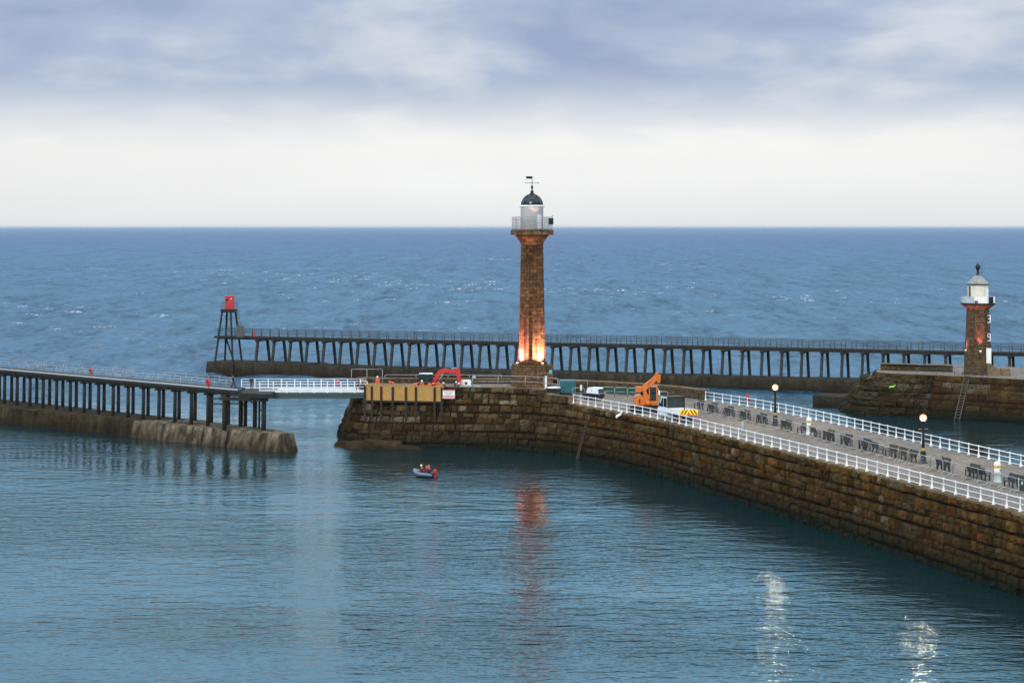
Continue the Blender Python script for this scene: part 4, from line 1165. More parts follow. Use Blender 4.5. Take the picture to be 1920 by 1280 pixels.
mb = MB(); mb.tube([(0, 0, 0), (0, 0, 1.3)], .06, 6); mb.box((0, -.06, .75), (.24, .12, .9)); mb.v = list(mb.v)
single('lifebuoy_post', mb, 'redstripe', 'narrow red-brown post on the far trestle right of the beacon tower', 'post', (p[0], 392.0, 7.5), eang)

# ================================================================ EAST STONE PIER AND SHORT LIGHTHOUSE
ep_pts = [(57.5, 330), (54.6, 320), (53.6, 314.5), (55.2, 312.6), (59, 310.2), (65.1, 306.2), (72, 300.4), (85, 289.5), (112, 268)]
epath = Path(smooth_path(ep_pts, 1))
ep = thing('stone_pier', 'brown stone east pier with rubble end carrying the short lighthouse', 'pier', (66, 308, 0))
wb = MB(); block_wall(wb, epath, -.4, lambda t: 6.5, 8, 1.8, 1.0, 2.8, palette=lambda t: tuple(x * .78 for x in (grey_palette if random.random() < .5 else warm_palette)(t)), rough=.07, push=.14); part('wall', wb, 'wall', ep, True)
wk = MB(); backing(wk, epath, -.6, lambda t: 6.47, 1.8, d=-.03); part('wall_core', wk, 'wall_back', ep, True)
ring = [epath.pos(epath.len * k / 30) for k in range(31)]
mb = MB(); mb.prism([(p.x, p.y) for p in ring] + [(130, 285), (88, 318), (66, 334)], 5.9, 6.52); part('deck', mb, 'deck', ep, True)
mb = MB(); mb.prism([(130, 285), (88, 318), (66, 334), (57.5, 330), (56, 327), (66, 331), (87, 316), (128, 284)], -.6, 5.9); part('back_wall', mb, 'parapet', ep, True, True)
mb = MB()
a = hp(1651, 319); c = hp(1785, 314.5)
mb.prism([a, (a[0] + 3, a[1] - .5), (c[0], c[1]), (c[0] + .3, c[1] + .9), (a[0] + .3, a[1] + 1.2)], 6.5, 7.45); part('parapet', mb, 'parapet', ep, True, True)
mb = MB(); mb.prism([(a[0] - .1, a[1] - .1), (c[0], c[1] - .12), (c[0] + .4, c[1] + 1.0), (a[0] + .3, a[1] + 1.3)], 7.453, 7.55); part('parapet_coping', mb, 'coping', ep, True)
rpath = Path(smooth_path([(54.5, 323), (52.9, 318), (53.3, 314.6), (55.2, 312.3), (58.2, 310.4), (61.0, 308.7)], 2))
rb = MB()
def dk_(t=0):
    k = random.uniform(.5, 1.05); c = (.075, .055, .028) if random.random() < .75 else (.12, .095, .06)
    return tuple(x * k for x in c)
block_wall(rb, rpath, -.5, lambda t: 5.9, 9, lambda t: 4.6 - 2.2 * t / rpath.len, .5, 1.9, palette=dk_, rough=.28, push=.55, joint=.05, zref=6.2, nsm=3.0)
backing(rb, rpath, -.6, lambda t: 6.0, lambda t: 4.6 - 2.2 * t / rpath.len, d=-.1, zref=6.2)
part('rubble', rb, 'rubble', ep, True)
mb = MB(); mb.prism([(46.1, 327.2), (57, 319), (60, 324), (52, 331), (48, 332)], -.6, 2.1); part('apron', mb, 'farbase', ep, True)

p0 = at(1838, 700, 309)
QX, QY = p0[0], 310.6
l2 = thing('lighthouse', 'short tapered stone lighthouse with cream lantern room and grey cone roof', 'lighthouse', (QX, QY, 6.5), R(10))
mb = MB(); mb.lathe([(2.35, -.1), (2.30, .25), (2.06, .30), (1.93, 3.5), (1.78, 6.5), (1.66, 9.55)], 8, rz=R(22.5 - 12), smooth=False); part('column', mb, 'lhstone2', l2, courses=True)
mb = MB(); mb.lathe([(1.64, 9.5), (1.78, 9.62), (2.35, 10.05), (2.42, 10.12)], 8, rz=R(22.5 - 12), smooth=False); part('corbel', mb, 'lhstone2', l2, courses=True)
mb = MB(); mb.lathe([(2.52, 10.12), (2.55, 10.38)], 8, rz=R(22.5 - 12), smooth=False); part('gallery_slab', mb, 'rust', l2)
def octa(r, z0, z1, k, mat, name, parent):
    mb = MB(); a0, a1 = R(10.5 + 45 * k), R(10.5 + 45 * (k + 1))
    mb.beam((r * math.cos(a0), r * math.sin(a0), (z0 + z1) / 2), (r * math.cos(a1), r * math.sin(a1), (z0 + z1) / 2), .05, z1 - z0); part(name, mb, mat, parent)
for k in range(8): octa(2.46, 10.39, 11.32, k, 'panelbrown' if k == 7 else ('lantern' if k in (5, 6) else 'meshpanel'), 'gallery_panel', l2)
mb = MB(); mb.box((1.05, -2.36, 10.86), (.62, .16, .92)); part('gallery_cabinet', mb, 'black', l2)
mb = MB(); mb.box((-1.2, -2.33, 10.6), (.45, .12, .35)); part('vent_box', mb, 'screen', l2)
mb = MB(); mb.lathe([(1.52, 10.38), (1.52, 13.12)], 8, rz=R(22.5 - 12), smooth=False); l2r = part('lantern_room', mb, 'cream', l2)
mb = MB(); a = R(-44); mb.box((.93, -1.16, 11.75), (.42, .08, 1.35), R(12)); part('door', mb, 'white', l2r)
mb = MB(); mb.box((.93, -1.21, 11.85), (.09, .03, .09), R(12)); part('lamp', mb, 'black', l2r)
mb = MB(); mb.box((-1.42, -.42, 12.0), (.10, .3, 1.7), R(10)); part('window', mb, 'glass', l2r)
mb = MB(); mb.lathe([(1.74, 13.1), (1.76, 13.2), (1.66, 13.22), (1.1, 13.7), (.62, 14.2), (.36, 14.45)], 8, rz=R(22.5 - 12), smooth=False)
l2f = part('roof', mb, 'zinc', l2)
mb = MB(); mb.lathe([(1.78, 13.02), (1.80, 13.12), (1.70, 13.14)], 8, rz=R(10.5), smooth=False); part('eaves', mb, 'rust', l2f)
mb = MB(); mb.lathe([(.38, 14.40), (.38, 14.52), (.20, 14.60), (.17, 15.1), (.22, 15.2), (.33, 15.45), (.36, 15.65), (.28, 15.88), (.12, 16.0), (.08, 16.18), (.01, 16.24)], 12); part('ventilator', mb, 'black', l2f)
mb = MB(); mb.tube([(.62, 0, 14.2), (.62, 0, 16.6)], .025, 5); part('aerial', mb, 'thinrail', l2f)
# door, and the two pale marks that read as 3 and 9
def on_face(x, z, w, h, d=.06): return ((x, -1.0, z), (w, d, h))
mk = MB()
def bar(mb, px0, px1, py0, py1, D):
    a, c = at(px0, py0, D), at(px1, py1, D)
    mb.box(((a[0] + c[0]) / 2, D, (a[2] + c[2]) / 2), (abs(c[0] - a[0]), .30, abs(a[2] - c[2])))
for z_, kind in ((590.5, 3), (625, 9)):
    D_ = 309.35 if kind == 9 else 309.5
    bar(mk, 1855.6, 1857.0, z_, z_ + 14.5, D_); bar(mk, 1851.2, 1856, z_, z_ + 1.5, D_); bar(mk, 1851.2, 1856, z_ + 13, z_ + 14.5, D_); bar(mk, 1852.5 if kind == 3 else 1851.2, 1856, z_ + 6.2, z_ + 7.6, D_)
    if kind == 9: bar(mk, 1851.2, 1852.6, z_, z_ + 7, D_)
mat_inv = (Matrix.Translation((QX, QY, 6.5)) @ Matrix.Rotation(R(10), 4, 'Z')).inverted()
mk.v = [tuple(mat_inv @ Vector(v)) for v in mk.v]
part('white_markings', mk, 'white', l2)
mb = MB(); bar(mb, 1849.2, 1858.2, 652.5, 682.5, 308.9); mb.v = [tuple(mat_inv @ Vector(v)) for v in mb.v]; part('door', mb, 'lantern', l2)
mb = MB()
sx0 = at(1851, 700, 308.0)[0]
for k in range(7):
    h = 1.75 - .2 * k
    mb.bevbox((sx0 + .2 + k * .34, 308.0 + random.uniform(-.03, .03), 6.5 + h / 2), (.42 + random.uniform(0, .06), 1.2, h), .06)
mb.bevbox((sx0 + 2.5, 307.8, 7.0), (1.3, 1.5, 1.0), .1)
single('stone_steps', mb, 'coping', 'rough stone steps climbing left to the door of the short lighthouse', 'steps', (QX, QY - 2.6, 6.5), world=True)
gf = 'floodlights of the lighthouses'
flood('lit pink floodlight on the left side of the short lighthouse', *at(1811.0, 660, 310.0), .3, (1, .26, .26), 3800, gf, 'floodpink', R(56), (QX - 1.62, QY - .5, 18), 1.0)
flood('lit pink floodlight on the front face of the short lighthouse', *at(1838.5, 662, 308.40), 0, (1, .30, .28), 3400, gf, 'floodpink', R(52), (QX + .02, QY - 1.72, 18), 1.0)
grey_railing('handrail', 'thin dark handrail on the east pier edge in front of the short lighthouse', [hp(1810, 307.6), hp(1826, 306.8), hp(1842, 306), hp(1858, 305.2)], 6.52, 1.15, 'thinrail', .035, (1.0, .5))
grey_railing('handrail', 'thin grey handrail left of the short lighthouse by the low parapet', [hp(1684, 312.5), hp(1720, 311), hp(1756, 309.6), hp(1790, 308.6)], 6.52, .95, 'thinrail', .03, (1.0,))
# ladders
def ladder(label, top, bot, w, mat, wdir, step=.42):
    t, b_ = Vector(top), Vector(bot); wd = Vector(wdir).normalized() * w / 2
    ld = thing('ladder', label, 'ladder', bot)
    mb = MB()
    for sgn in (-1, 1): mb.beam(wd * sgn, t - b_ + wd * sgn, .10, .10)
    part('side_rail', mb, mat, ld)
    mb = MB(); K = int((t - b_).length / step)
    for k in range(1, K): q = (t - b_) * k / K; mb.beam(q - wd, q + wd, .08, .08)
    part('rungs', mb, mat, ld)
ladder('long pale ladder leaning down the east pier wall below the short lighthouse', at(1814.5, 700, 306.0), at(1794, 788, 303.0), .75, 'galvladder', (1, -.6, 0))
ladder('thin rusty ladder down the near pier wall below the small white-topped vehicle', (*near.off(near.near(9.6, 253.9), .35), 6.3), (*near.off(near.near(9.6, 253.9), 2.1), .3), .5, 'benchbrown', (*near.tan(5), 0))
p = at(1673, 724.5, 308.6)
mb = MB(); mb.tube([(-.45, 0, -.18), (-.2, -.05, -.02), (.05, 0, -.05), (.45, -.05, .22)], [.10, .16, .14, .06], 7)
single('green_tarp', mb, 'lime', 'bright lime green scrap of cloth on the rubble end of the east pier', 'cloth', (p[0], p[1], p[2]))

# ================================================================ DECK: CRANE, TRUCK, UTILITY VEHICLE
CD = 247.0
def ck(px, py): return ((px - 1211) * CD / F, (772.8 - py) * CD / F)
cr = thing('crane', 'orange compact crawler crane with folded boom on the pier deck', 'crane', ((1211 - CX) * CD / F, CD, 6.5), 0)
for yy in (-1.0, 1.0):
    mb = MB(); mb.profile([(-1.8, .2), (-1.5, 0), (1.4, 0), (1.7, .2), (1.7, .55), (1.4, .75), (-1.5, .75), (-1.8, .55)], yy - .25, yy + .25); part('track', mb, 'tyre', cr)
mb = MB(); mb.box((0, 0, .62), (1.9, 1.7, .35)); mb.lathe([(.7, .75), (.7, .92)], 14); part('undercarriage', mb, 'black', cr)
mb = MB(); mb.profile([(-1.34, .92), (-1.34, 1.82), (-1.18, 2.02), (-.55, 2.06), (-.28, 1.85), (-.05, 1.35), (.05, .92)], -1.1, 1.0); mb.box((.55, 0, 1.0), (1.4, 1.9, .22)); part('body', mb, 'orange', cr)
mb = MB(); mb.box((-.78, -1.11, 1.35), (.16, .03, .5), mi=0); part('vent', mb, 'black', cr)
mb = MB()
for x in (.34, 1.2):
    for y in (-1.02, .1): mb.beam((x, y, 1.1), (x, y, 2.98), .13)
mb.bevbox((.77, -.46, 3.02), (1.02, 1.25, .14), .04); mb.box((.77, -1.02, 1.22), (.8, .08, .36)); mb.box((.77, .08, 1.22), (.8, .08, .36)); cc = part('cab', mb, 'orange', cr)
mb = MB(); mb.box((.77, -1.0, 2.15), (.78, .03, 1.5)); mb.box((.77, .1, 2.15), (.78, .03, 1.5)); mb.box((1.2, -.46, 2.1), (.03, 1.0, 1.6)); mb.box((.34, -.46, 2.1), (.03, 1.0, 1.6)); part('window', mb, 'glass', cc)
mb = MB(); armbeam(mb, [ck(1213.5, 756), ck(1211, 745), ck(1207.5, 733), ck(1205.5, 725)], -1.35, -.9, [.36, .38, .42, .40]); part('mast', mb, 'orange', cr)
mb = MB(); armbeam(mb, [ck(1203, 730), ck(1211, 722), ck(1222, 713), ck(1231, 705)], -1.3, -.75, [.50, .62, .56, .48]); part('boom', mb, 'orange', cr)
mb = MB(); armbeam(mb, [ck(1227, 708), ck(1231, 700), ck(1233, 703), ck(1234, 716)], -1.2, -.85, [.3, .5, .6, .3]); part('boom_tip', mb, 'orange', cr)
mb = MB(); x0, z0 = ck(1190.5, 733); x1, z1 = ck(1202, 723); mb.bevbox(((x0 + x1) / 2, -1.0, (z0 + z1) / 2), (x1 - x0, .8, z1 - z0), .05); part('counterweight', mb, 'orange', cr)
mb = MB(); a, c = ck(1213, 752), ck(1209, 737); mb.tube([(a[0] + .25, -1.38, a[1]), (c[0] + .2, -1.38, c[1])], .09, 8); part('hydraulic_ram', mb, 'orange', cr)
mb = MB(); a = ck(1217, 748); mb.ball((a[0] - .2, -1.3, a[1] - .35), .34); part('slew_drum', mb, 'orange', cr)
mb = MB(); mb.box((.16, -.3, 1.9), (.26, 1.1, 1.7)); mb.box((-.35, -.2, 2.25), (.6, .8, .5)); mb.tube([(.25, -1.2, 2.2), (-.02, -1.25, 3.0), (.5, -1.32, 3.7)], .04, 6); part('gap_shade_fill', mb, 'black', cr)  # black boxes standing in for shade between mast and cab, plus a hose
mb = MB(); mb.beam((1.3, -1.0, 2.9), (1.45, -1.05, 2.5), .04); mb.bevbox((1.47, -1.05, 2.35), (.20, .1, .5), .03); part('mirror', mb, 'vanwhite', cc)

# flatbed truck, nose toward the lighthouse
tang = math.atan2(-(-.40), .915)
TX, TY = hp(1291, 233.2)
tr = thing('flatbed_truck', 'white flatbed crew-cab truck with red and yellow chevron tailgate', 'truck', (TX, TY, 6.5), math.atan2(.36, .93))
def wheel(parent, x, y, r=.36, w=.24):
    mb = MB(); pr = [(r * .55, -w / 2), (r * .95, -w / 2), (r, -w / 4), (r, w / 4), (r * .95, w / 2), (r * .55, w / 2)]
    mb.lathe(pr, 16); mb.v = [(z + x, yy + y, xx + r) for xx, yy, z in mb.v]; wo = part('wheel', mb, 'tyre', parent)
    mb = MB(); mb.lathe([(r * .56, -w / 2 - .005), (r * .3, -w / 2 - .02), (r * .3, w / 2 + .02), (r * .56, w / 2 + .005)], 12); mb.v = [(z + x, yy + y, xx + r) for xx, yy, z in mb.v]; part('rim', mb, 'galv', wo)
for x in (-.85, .85):
    for y in (1.0, 4.5): wheel(tr, x, y)
mb = MB(); mb.box((-.4, 2.9, .62), (.14, 5.6, .22)); mb.box((.4, 2.9, .62), (.14, 5.6, .22)); mb.box((0, .25, .5), (1.9, .12, .14)); part('chassis', mb, 'black', tr)
mb = MB(); mb.box((0, 1.6, .90), (2.15, 3.2, .12)); part('bed', mb, 'galv', tr)
for x in (-1.1, 1.1): mb = MB(); mb.bevbox((x, 1.6, 1.19), (.06, 3.2, .52), .02); part('side_board', mb, 'vanwhite', tr)
mb = MB(); mb.box((0, 0, 1.19), (2.26, .06, .60)); tg = part('tailgate', mb, 'yellow', tr)
mb = MB()
for sgn in (-1, 1):
    for k in range(3):
        x0 = sgn * (.08 + k * .40)
        mb.profile([(x0, .92), (x0 + sgn * .20, .92), (x0 - sgn * .18 + (sgn * .0), 1.46), (x0 - sgn * .38, 1.46)] if k else [(0, 1.22), (sgn * .02, 1.22), (sgn * .20, .92), (0, .92)], -.045, -.03)
part('chevron_stripe', mb, 'redstripe', tg)
mb = MB()
mb.profile([(3.25, .55), (3.25, 1.45), (3.33, 2.58), (3.5, 2.66), (4.6, 2.66), (4.75, 2.58), (5.3, 1.5), (5.75, 1.3), (5.85, 1.0), (5.85, .5)], -1.02, 1.02, axis='x'); tcab = part('cab', mb, 'vanwhite', tr)
mb = MB(); mb.bevbox((0, 3.93, 2.68), (2.08, 1.5, .06), .02); part('roof_panel', mb, 'benchbrown', tcab)
mb = MB(); mb.box((0, 3.22, 2.02), (2.06, .05, 1.12)); mb.v = [(x, y + (z - 1.45) * .07, z) for x, y, z in mb.v]; part('rear_window', mb, 'glass', tcab)
for x in (-1.03, 1.03):
    mb = MB(); mb.profile([(3.36, 1.5), (3.42, 2.5), (4.2, 2.5), (4.2, 1.5)], x - .01, x + .01, axis='x'); mb.profile([(4.33, 1.5), (4.33, 2.48), (4.62, 2.48), (5.15, 1.5)], x - .01, x + .01, axis='x'); part('side_window', mb, 'glass', tcab)
    mb = MB(); mb.bevbox((x * 1.14, 4.9, 1.72), (.12, .12, .42), .03); part('mirror', mb, 'black', tcab)
mb = MB(); mb.box((0, 5.06, 1.95), (1.8, .03, .9)); mb.v = [(x, y + (1.95 - z) * .62 - .02, z) for x, y, z in mb.v]; part('windscreen', mb, 'glass', tcab)
for x in (-.85, .85): mb = MB(); mb.bevbox((x, .17, .62), (.34, .06, .14), .02); part('tail_light', mb, 'redstripe' if x > 0 else 'orange', tr)
mb = MB(); mb.beam((-1.05, 3.16, 2.62), (1.05, 3.16, 2.62), .07); mb.beam((-1.03, 3.14, .95), (-1.03, 3.16, 2.6), .07); mb.beam((1.03, 3.14, .95), (1.03, 3.16, 2.6), .07); part('headboard', mb, 'rust', tr)

# small utility vehicle
uv = thing('utility_vehicle', 'small navy utility vehicle with white hard top, behind the start of the railing', 'vehicle', (*hp(1128, 264.0), 6.5), R(52)); uv.scale = (.9, .9, .95)
for x in (-.62, .62):
    for y in (.55, 2.2): wheel(uv, x, y, .3, .2)
mb = MB(); mb.profile([(.0, .35), (.0, .85), (1.9, .9), (2.75, .8), (2.8, .4)], -.72, .72, axis='x'); part('body', mb, 'bodynavy', uv)
mb = MB(); mb.profile([(.05, .86), (.18, 1.5), (.35, 1.66), (1.7, 1.66), (1.95, 1.5), (2.1, .9)], -.70, .70, axis='x'); ut = part('hard_top', mb, 'vanwhite', uv)
mb = MB(); mb.box((0, .09, 1.22), (1.2, .05, .56)); mb.v = [(x, y + (z - 1.22) * .2 - .02, z) for x, y, z in mb.v]; part('rear_window', mb, 'glass', ut)
mb = MB(); mb.box((-.71, .72, 1.25), (.03, .6, .4)); mb.box((.71, .72, 1.25), (.03, .6, .4)); mb.box((-.71, 1.5, 1.25), (.03, .6, .4)); part('side_window', mb, 'glass', ut) if False else part('badge', (lambda q: (q.box((-.715, 1.15, 1.28), (.02, .16, .14)), q)[1])(MB()), 'redstripe', ut)
for x in (-.6, .6): mb = MB(); mb.box((x, -.01, .7), (.14, .04, .18)); part('tail_light', mb, 'redstripe', uv)

# things around it: teal crate, white boards, grey frame barriers, netting
p = hp(1064, 270.5)
mb = MB(); mb.box((0, 0, .85), (1.9, 1.1, 1.5)); ct = thing('crate', 'stacked teal plastic crate cage right of the tall lighthouse pedestal', 'crate', (p[0], p[1], 6.9))
part('bin', mb, 'teal', ct)
mb = MB()
for x in (-1.0, -.33, .33, 1.0):
    for y in (-.6, .6): mb.beam((x, y, .0), (x, y, 1.72), .09)
for z in (.1, .85, 1.7):
    for y in (-.6, .6): mb.beam((-1, y, z), (1, y, z), .09)
part('frame', mb, 'teal', ct)
def frame_barrier(label, px0, px1, D, z, h, mid=.5, mat='galv', group=None):
    a, c = hp(px0, D), hp(px1, D); w = c[0] - a[0]
    f = thing('barrier_frame', label, 'barrier', (a[0], D, z), group=group)
    mb = MB(); mb.tube([(0, 0, 0), (0, 0, h - .15), (.12, 0, h), (w - .12, 0, h), (w, 0, h - .15), (w, 0, 0)], .05, 6); part('hoop', mb, mat, f)
    mb = MB(); mb.tube([(0, 0, h * mid), (w, 0, h * mid)], .035, 6)
    part('cross_bar', mb, mat, f)
    mb = MB()
    for x in (.1, w - .1): mb.beam((x, -.3, .03), (x, .3, .03), .06)
    part('feet', mb, mat, f)
    return f
gb = 'steel hoop barriers at the pier head'
frame_barrier('wide steel hoop barrier in front of the teal crate', 1048.5, 1101.5, 268.5, 6.5, 2.15, .08, group=gb)
frame_barrier('low steel hoop barrier with a small notice, right of the teal crate', 1073, 1096, 266.5, 6.5, 1.35, .5, group=gb)
frame_barrier('steel hoop barrier directly behind the small utility vehicle', 1129, 1152, 269.5, 6.5, 1.25, .55, group=gb)
frame_barrier('steel hoop barrier between the utility vehicle and the crane', 1153, 1176, 268.7, 6.5, 1.25, .55, group=gb)
frame_barrier('steel hoop barrier against the crane on its left', 1177, 1200, 267.9, 6.5, 1.25, .55, group=gb)
frame_barrier('steel hoop barrier just right of the crane cab', 1233, 1252, 262, 6.5, 1.25, .5, group=gb)
for px, lab in ((1105.5, 'left white square board behind the utility vehicle roof'), (1124, 'right white square board behind the utility vehicle roof')):
    mb = MB(); mb.box((0, 0, .98), (.46, .05, .36)); mb.box((0, .04, .5), (.06, .05, 1.0), mi=1); mb.box((0, 0, .03), (.4, .4, .06), mi=1)
    single('notice_board', mb, ['white', 'galv'], lab, 'sign', hp3(px, 267.6, 6.5), 0, 'white square boards behind the utility vehicle')
mb = MB(); mb.box((0, 0, .55), (.24, .04, .70)); mb.box((0, -.025, .48), (.20, .01, .18), mi=1); mb.box((0, .04, .2), (.05, .04, .9), mi=2)
single('warning_notice', mb, ['white', 'yellow', 'galv'], 'narrow white notice with yellow patch on the low hoop barrier', 'sign', hp3(1089.5, 266.3, 7.35))
nn_ = MB()
for k in range(9):
    nn_.box((-1 + .5 * k - 1, .0 + .03 * (k % 2), .42), (.48, .05, .80 + .05 * (k % 3)))
single('green_netting', nn_, 'netgreen', 'dark green debris netting along the back parapet left of the crane', 'netting', hp3(1165, 273.2, 6.5), R(-32))
mb = MB(); mb.box((0, 0, .3), (1.9, .8, .6)); mb.lathe([(.9, .60), (.8, .72), (.3, .78)], 12, (.1, 0, 0), 1); mb.v = [(x, y * .8, z) for x, y, z in mb.v]
single('covered_pallet', mb, ['boot', 'lantern'], 'dark low pallet with a pale cover beside the pedestal corner', 'pallet', hp3(1037, 268.2, 7.1))

# drain spout below the near railing
dsp = near.near(*gp(1178, 774, 6.5)); q = near.off(dsp, .45); tq = near.tan(dsp)
mb = MB(); mb.tube([(0, 0, .35), (0, 0, .05), (-.12, -.05, -.12), (-.5, -.2, -.30), (-.62, -.25, -.5)], [.10, .12, .14, .16, .12], 8)
single('drain_spout', mb, 'lantern', 'curved white drain spout on the wall top left of the crane', 'pipe', (q.x, q.y, 6.5))

# ================================================================ BENCHES, BARRIERS, LAMPS ON THE DECK
centre = Path(smooth_path([gp(1300, 765.5, 6.5), gp(1336, 773, 6.5), gp(1428, 793.5, 6.5), gp(1517, 815, 6.5), gp(1621, 844, 6.5), gp(1762, 880.5, 6.5), gp(1893, 913, 6.5), (46.5, 152), (53, 128)], 2))
def make_bench(mat):
    b_ = thing('bench', '', 'bench', (0, 0, 6.5))
    mb = MB()
    for k in range(4): mb.box((0, -.02 + .12 * k, .46 + .006 * k), (1.85, .10, .045))
    part('seat', mb, mat, b_)
    mb = MB()
    for k in range(4): mb.box((0, .42 + .05 * k, .56 + .145 * k), (1.9, .05, .132))
    part('backrest', mb, mat, b_)
    for x in (-.75, .75):
        mb = MB(); mb.beam((x, .0, 0), (x, .02, .45), .08, .10); mb.beam((x, .46, 0), (x, .38, .45), .08, .10); mb.beam((x, .38, .40), (x, .58, .97), .08, .07); mb.beam((x, -.06, .43), (x, .45, .43), .08, .06); mb.beam((x, -.04, .66), (x, .46, .66), .07, .05); mb.beam((x, -.02, .45), (x, -.02, .66), .06, .06)
        part('side_frame', mb, 'black', b_)
    return b_
bench0 = make_bench('bench'); bench0.scale = (.98, 1.0, 1.02); used = [False]
bench1 = make_bench('benchbrown'); bench1.scale = (.98, 1.0, 1.0); used1 = [False]
GB = 'dark slatted benches along the middle of the pier deck'
ORD = ['first', 'second', 'third', 'fourth', 'fifth', 'sixth', 'seventh', 'eighth', 'ninth', 'tenth', 'eleventh', 'twelfth', 'thirteenth', 'fourteenth', 'fifteenth', 'sixteenth', 'seventeenth', 'eighteenth', 'nineteenth', 'twentieth', 'twenty-first', 'twenty-second', 'twenty-third', 'twenty-fourth', 'twenty-fifth', 'twenty-sixth', 'twenty-seventh', 'twenty-eighth', 'twenty-ninth', 'thirtieth']
def put_bench(px, py, toward, label, brown=False):
    x, y = gp(px, py, 6.5); t = centre.near(x, y); tn = centre.tan(t); a = math.atan2(tn.y, tn.x)
    src, u = (bench1, used1) if brown else (bench0, used)
    rz = a + (PI if toward == 'far' else 0)
    # local +y of the bench is its back; path runs toward the camera, its left is the far side
    loc = (x, y, 6.5)
    if not u[0]:
        u[0] = True; src.location = loc; src.rotation_euler = (0, 0, rz); src['label'] = label; src['group'] = GB; return src
    return dup(src, loc, rz, label, GB)
pairs = [(1336, 773), (1366.7, 779.5), (1396.7, 787), (1428, 793.5), (1474, 806), (1516, 815.5), (1553.5, 826), (1586.5, 834.5), (1620.5, 843.5), (1768, 881)]
put_bench(1307, 767.5, 'near', 'dark slatted bench half hidden behind the chevron tailgate of the truck')
names = ['first pair right of the truck', 'second pair right of the truck', 'third pair right of the truck', 'pair just left of the farther lamp post', 'pair just right of the farther lamp post', 'pair around the farther domed box', 'pair just right of the farther domed box', 'second pair right of the farther domed box', 'third pair right of the farther domed box', 'pair just right of the nearer lamp post']
for (px, py), nm in zip(pairs, names):
    wide = 11 if nm == 'pair around the farther domed box' else 0
    put_bench(px - 4.5 - wide, py + (-2 if wide else 0), 'near', 'dark slatted bench facing the near railing, left of the ' + nm if False else 'dark bench facing the near railing in the ' + nm)
    put_bench(px + 5.5 + wide, py + 1 + (2 if wide else 0), 'far', 'dark bench facing the far railing in the ' + nm)
put_bench(1650, 849, 'far', 'dark bench at the left end of the bench run left of the nearer lamp post')
put_bench(1666, 855, 'near', 'brown bench second in the run left of the nearer lamp post', True)
put_bench(1684, 860, 'near', 'brown bench third in the run left of the nearer lamp post', True)
put_bench(1703, 865, 'near', 'brown bench at the right end of the run beside the nearer lamp post', True)
put_bench(1818, 893.5, 'near', 'dark bench facing the near railing left of the nearer domed box')
put_bench(1833, 897, 'far', 'dark bench facing the far railing left of the nearer domed box')
put_bench(1848, 899, 'far', 'dark bench touching the nearer domed box on its left')
put_bench(1891, 913, 'near', 'dark bench between the nearer domed box and the litter bin')

def make_barrier():
    b_ = thing('crowd_barrier', '', 'barrier', (0, 0, 6.5))
    mb = MB(); w = 2.1
    mb.tube([(-w / 2, 0, .12), (-w / 2, 0, 1.05), (-w / 2 + .06, 0, 1.1), (w / 2 - .06, 0, 1.1), (w / 2, 0, 1.05), (w / 2, 0, .12)], .032, 6, closed=True); part('frame', mb, 'galv', b_)
    mb = MB()
    for k in range(1, 16): mb.tube([(-w / 2 + w * k / 16, 0, .14), (-w / 2 + w * k / 16, 0, 1.08)], .002, 4, cap=False)
    part('infill_bars', mb, 'galv', b_)
    for x in (-.8, .8):
        mb = MB(); mb.tube([(x, -.40, .0), (x, -.08, .14), (x, .08, .14), (x, .40, .0)], .045, 6); part('foot', mb, 'palefoot', b_)
    return b_
bar0 = make_barrier(); t = centre.near(*gp(1318, 769, 6.5)); k = 0
while k < 40 and centre.pos(t).y > 150:
    q = centre.off(t, .75 if True else 0); a = math.atan2(centre.tan(t).y, centre.tan(t).x)
    loc, rz = (q.x, q.y, 6.5), a + R(random.uniform(-4, 4))
    lab = '%s crowd barrier of the row along the benches, counted from the truck' % (ORD[k] if k < 30 else str(k + 1) + 'th')
    if k == 0: bar0.location = loc; bar0.rotation_euler = (0, 0, rz); bar0['label'] = lab; bar0['group'] = 'crowd barriers along the bench row'
    else: dup(bar0, loc, rz, lab, 'crowd barriers along the bench row')
    t += 2.28; k += 1

def lamp_post(label, px, py):
    x, y = gp(px, py, 6.5)
    lp = thing('street_lamp', label, 'lamp post', (x, y, 6.5), R(20), 'globe lamp posts on the deck')
    mb = MB(); mb.lathe([(.42, 0), (.42, .10), (.30, .16), (.27, .30), (.30, .36), (.26, .42), (.25, .95), (.28, 1.0), (.17, 1.12)], 12); part('base', mb, 'lampgreen', lp)
    mb = MB(); mb.lathe([(.18, 1.12), (.16, 1.20), (.16, 1.34), (.13, 1.38)], 12); mb.lathe([(.085, 3.02), (.085, 3.14)], 10); part('gold_band', mb, 'gold', lp)
    mb = MB(); mb.lathe([(.13, 1.36), (.115, 2.4), (.10, 3.6), (.13, 3.68), (.18, 3.78), (.20, 3.84)], 12); part('pole', mb, 'black', lp)
    mb = MB(); mb.beam((-.42, 0, 3.1), (.42, 0, 3.1), .04); mb.ball((-.43, 0, 3.1), .05); mb.ball((.43, 0, 3.1), .05); part('ladder_bar', mb, 'gold', lp)
    mb = MB(); mb.ball((0, 0, 4.12), .34, n=18); gl_ = part('globe', mb, 'globe', lp)  # oversized see-through globe, doubling as the lamp's painted halo
    mb = MB(); mb.ball((0, 0, 4.12), .17, n=14); part('bulb', mb, 'bulb', gl_)
    mb = MB(); mb.lathe([(.14, 4.44), (.08, 4.50), (.03, 4.62), (.005, 4.68)], 8); part('finial', mb, 'black', lp)
lamp_post('lit globe lamp post farther along the deck, behind the fourth pair of benches', 1453.5, 797.5)
lamp_post('lit globe lamp post nearer the camera, at the end of the bench run', 1731, 868)

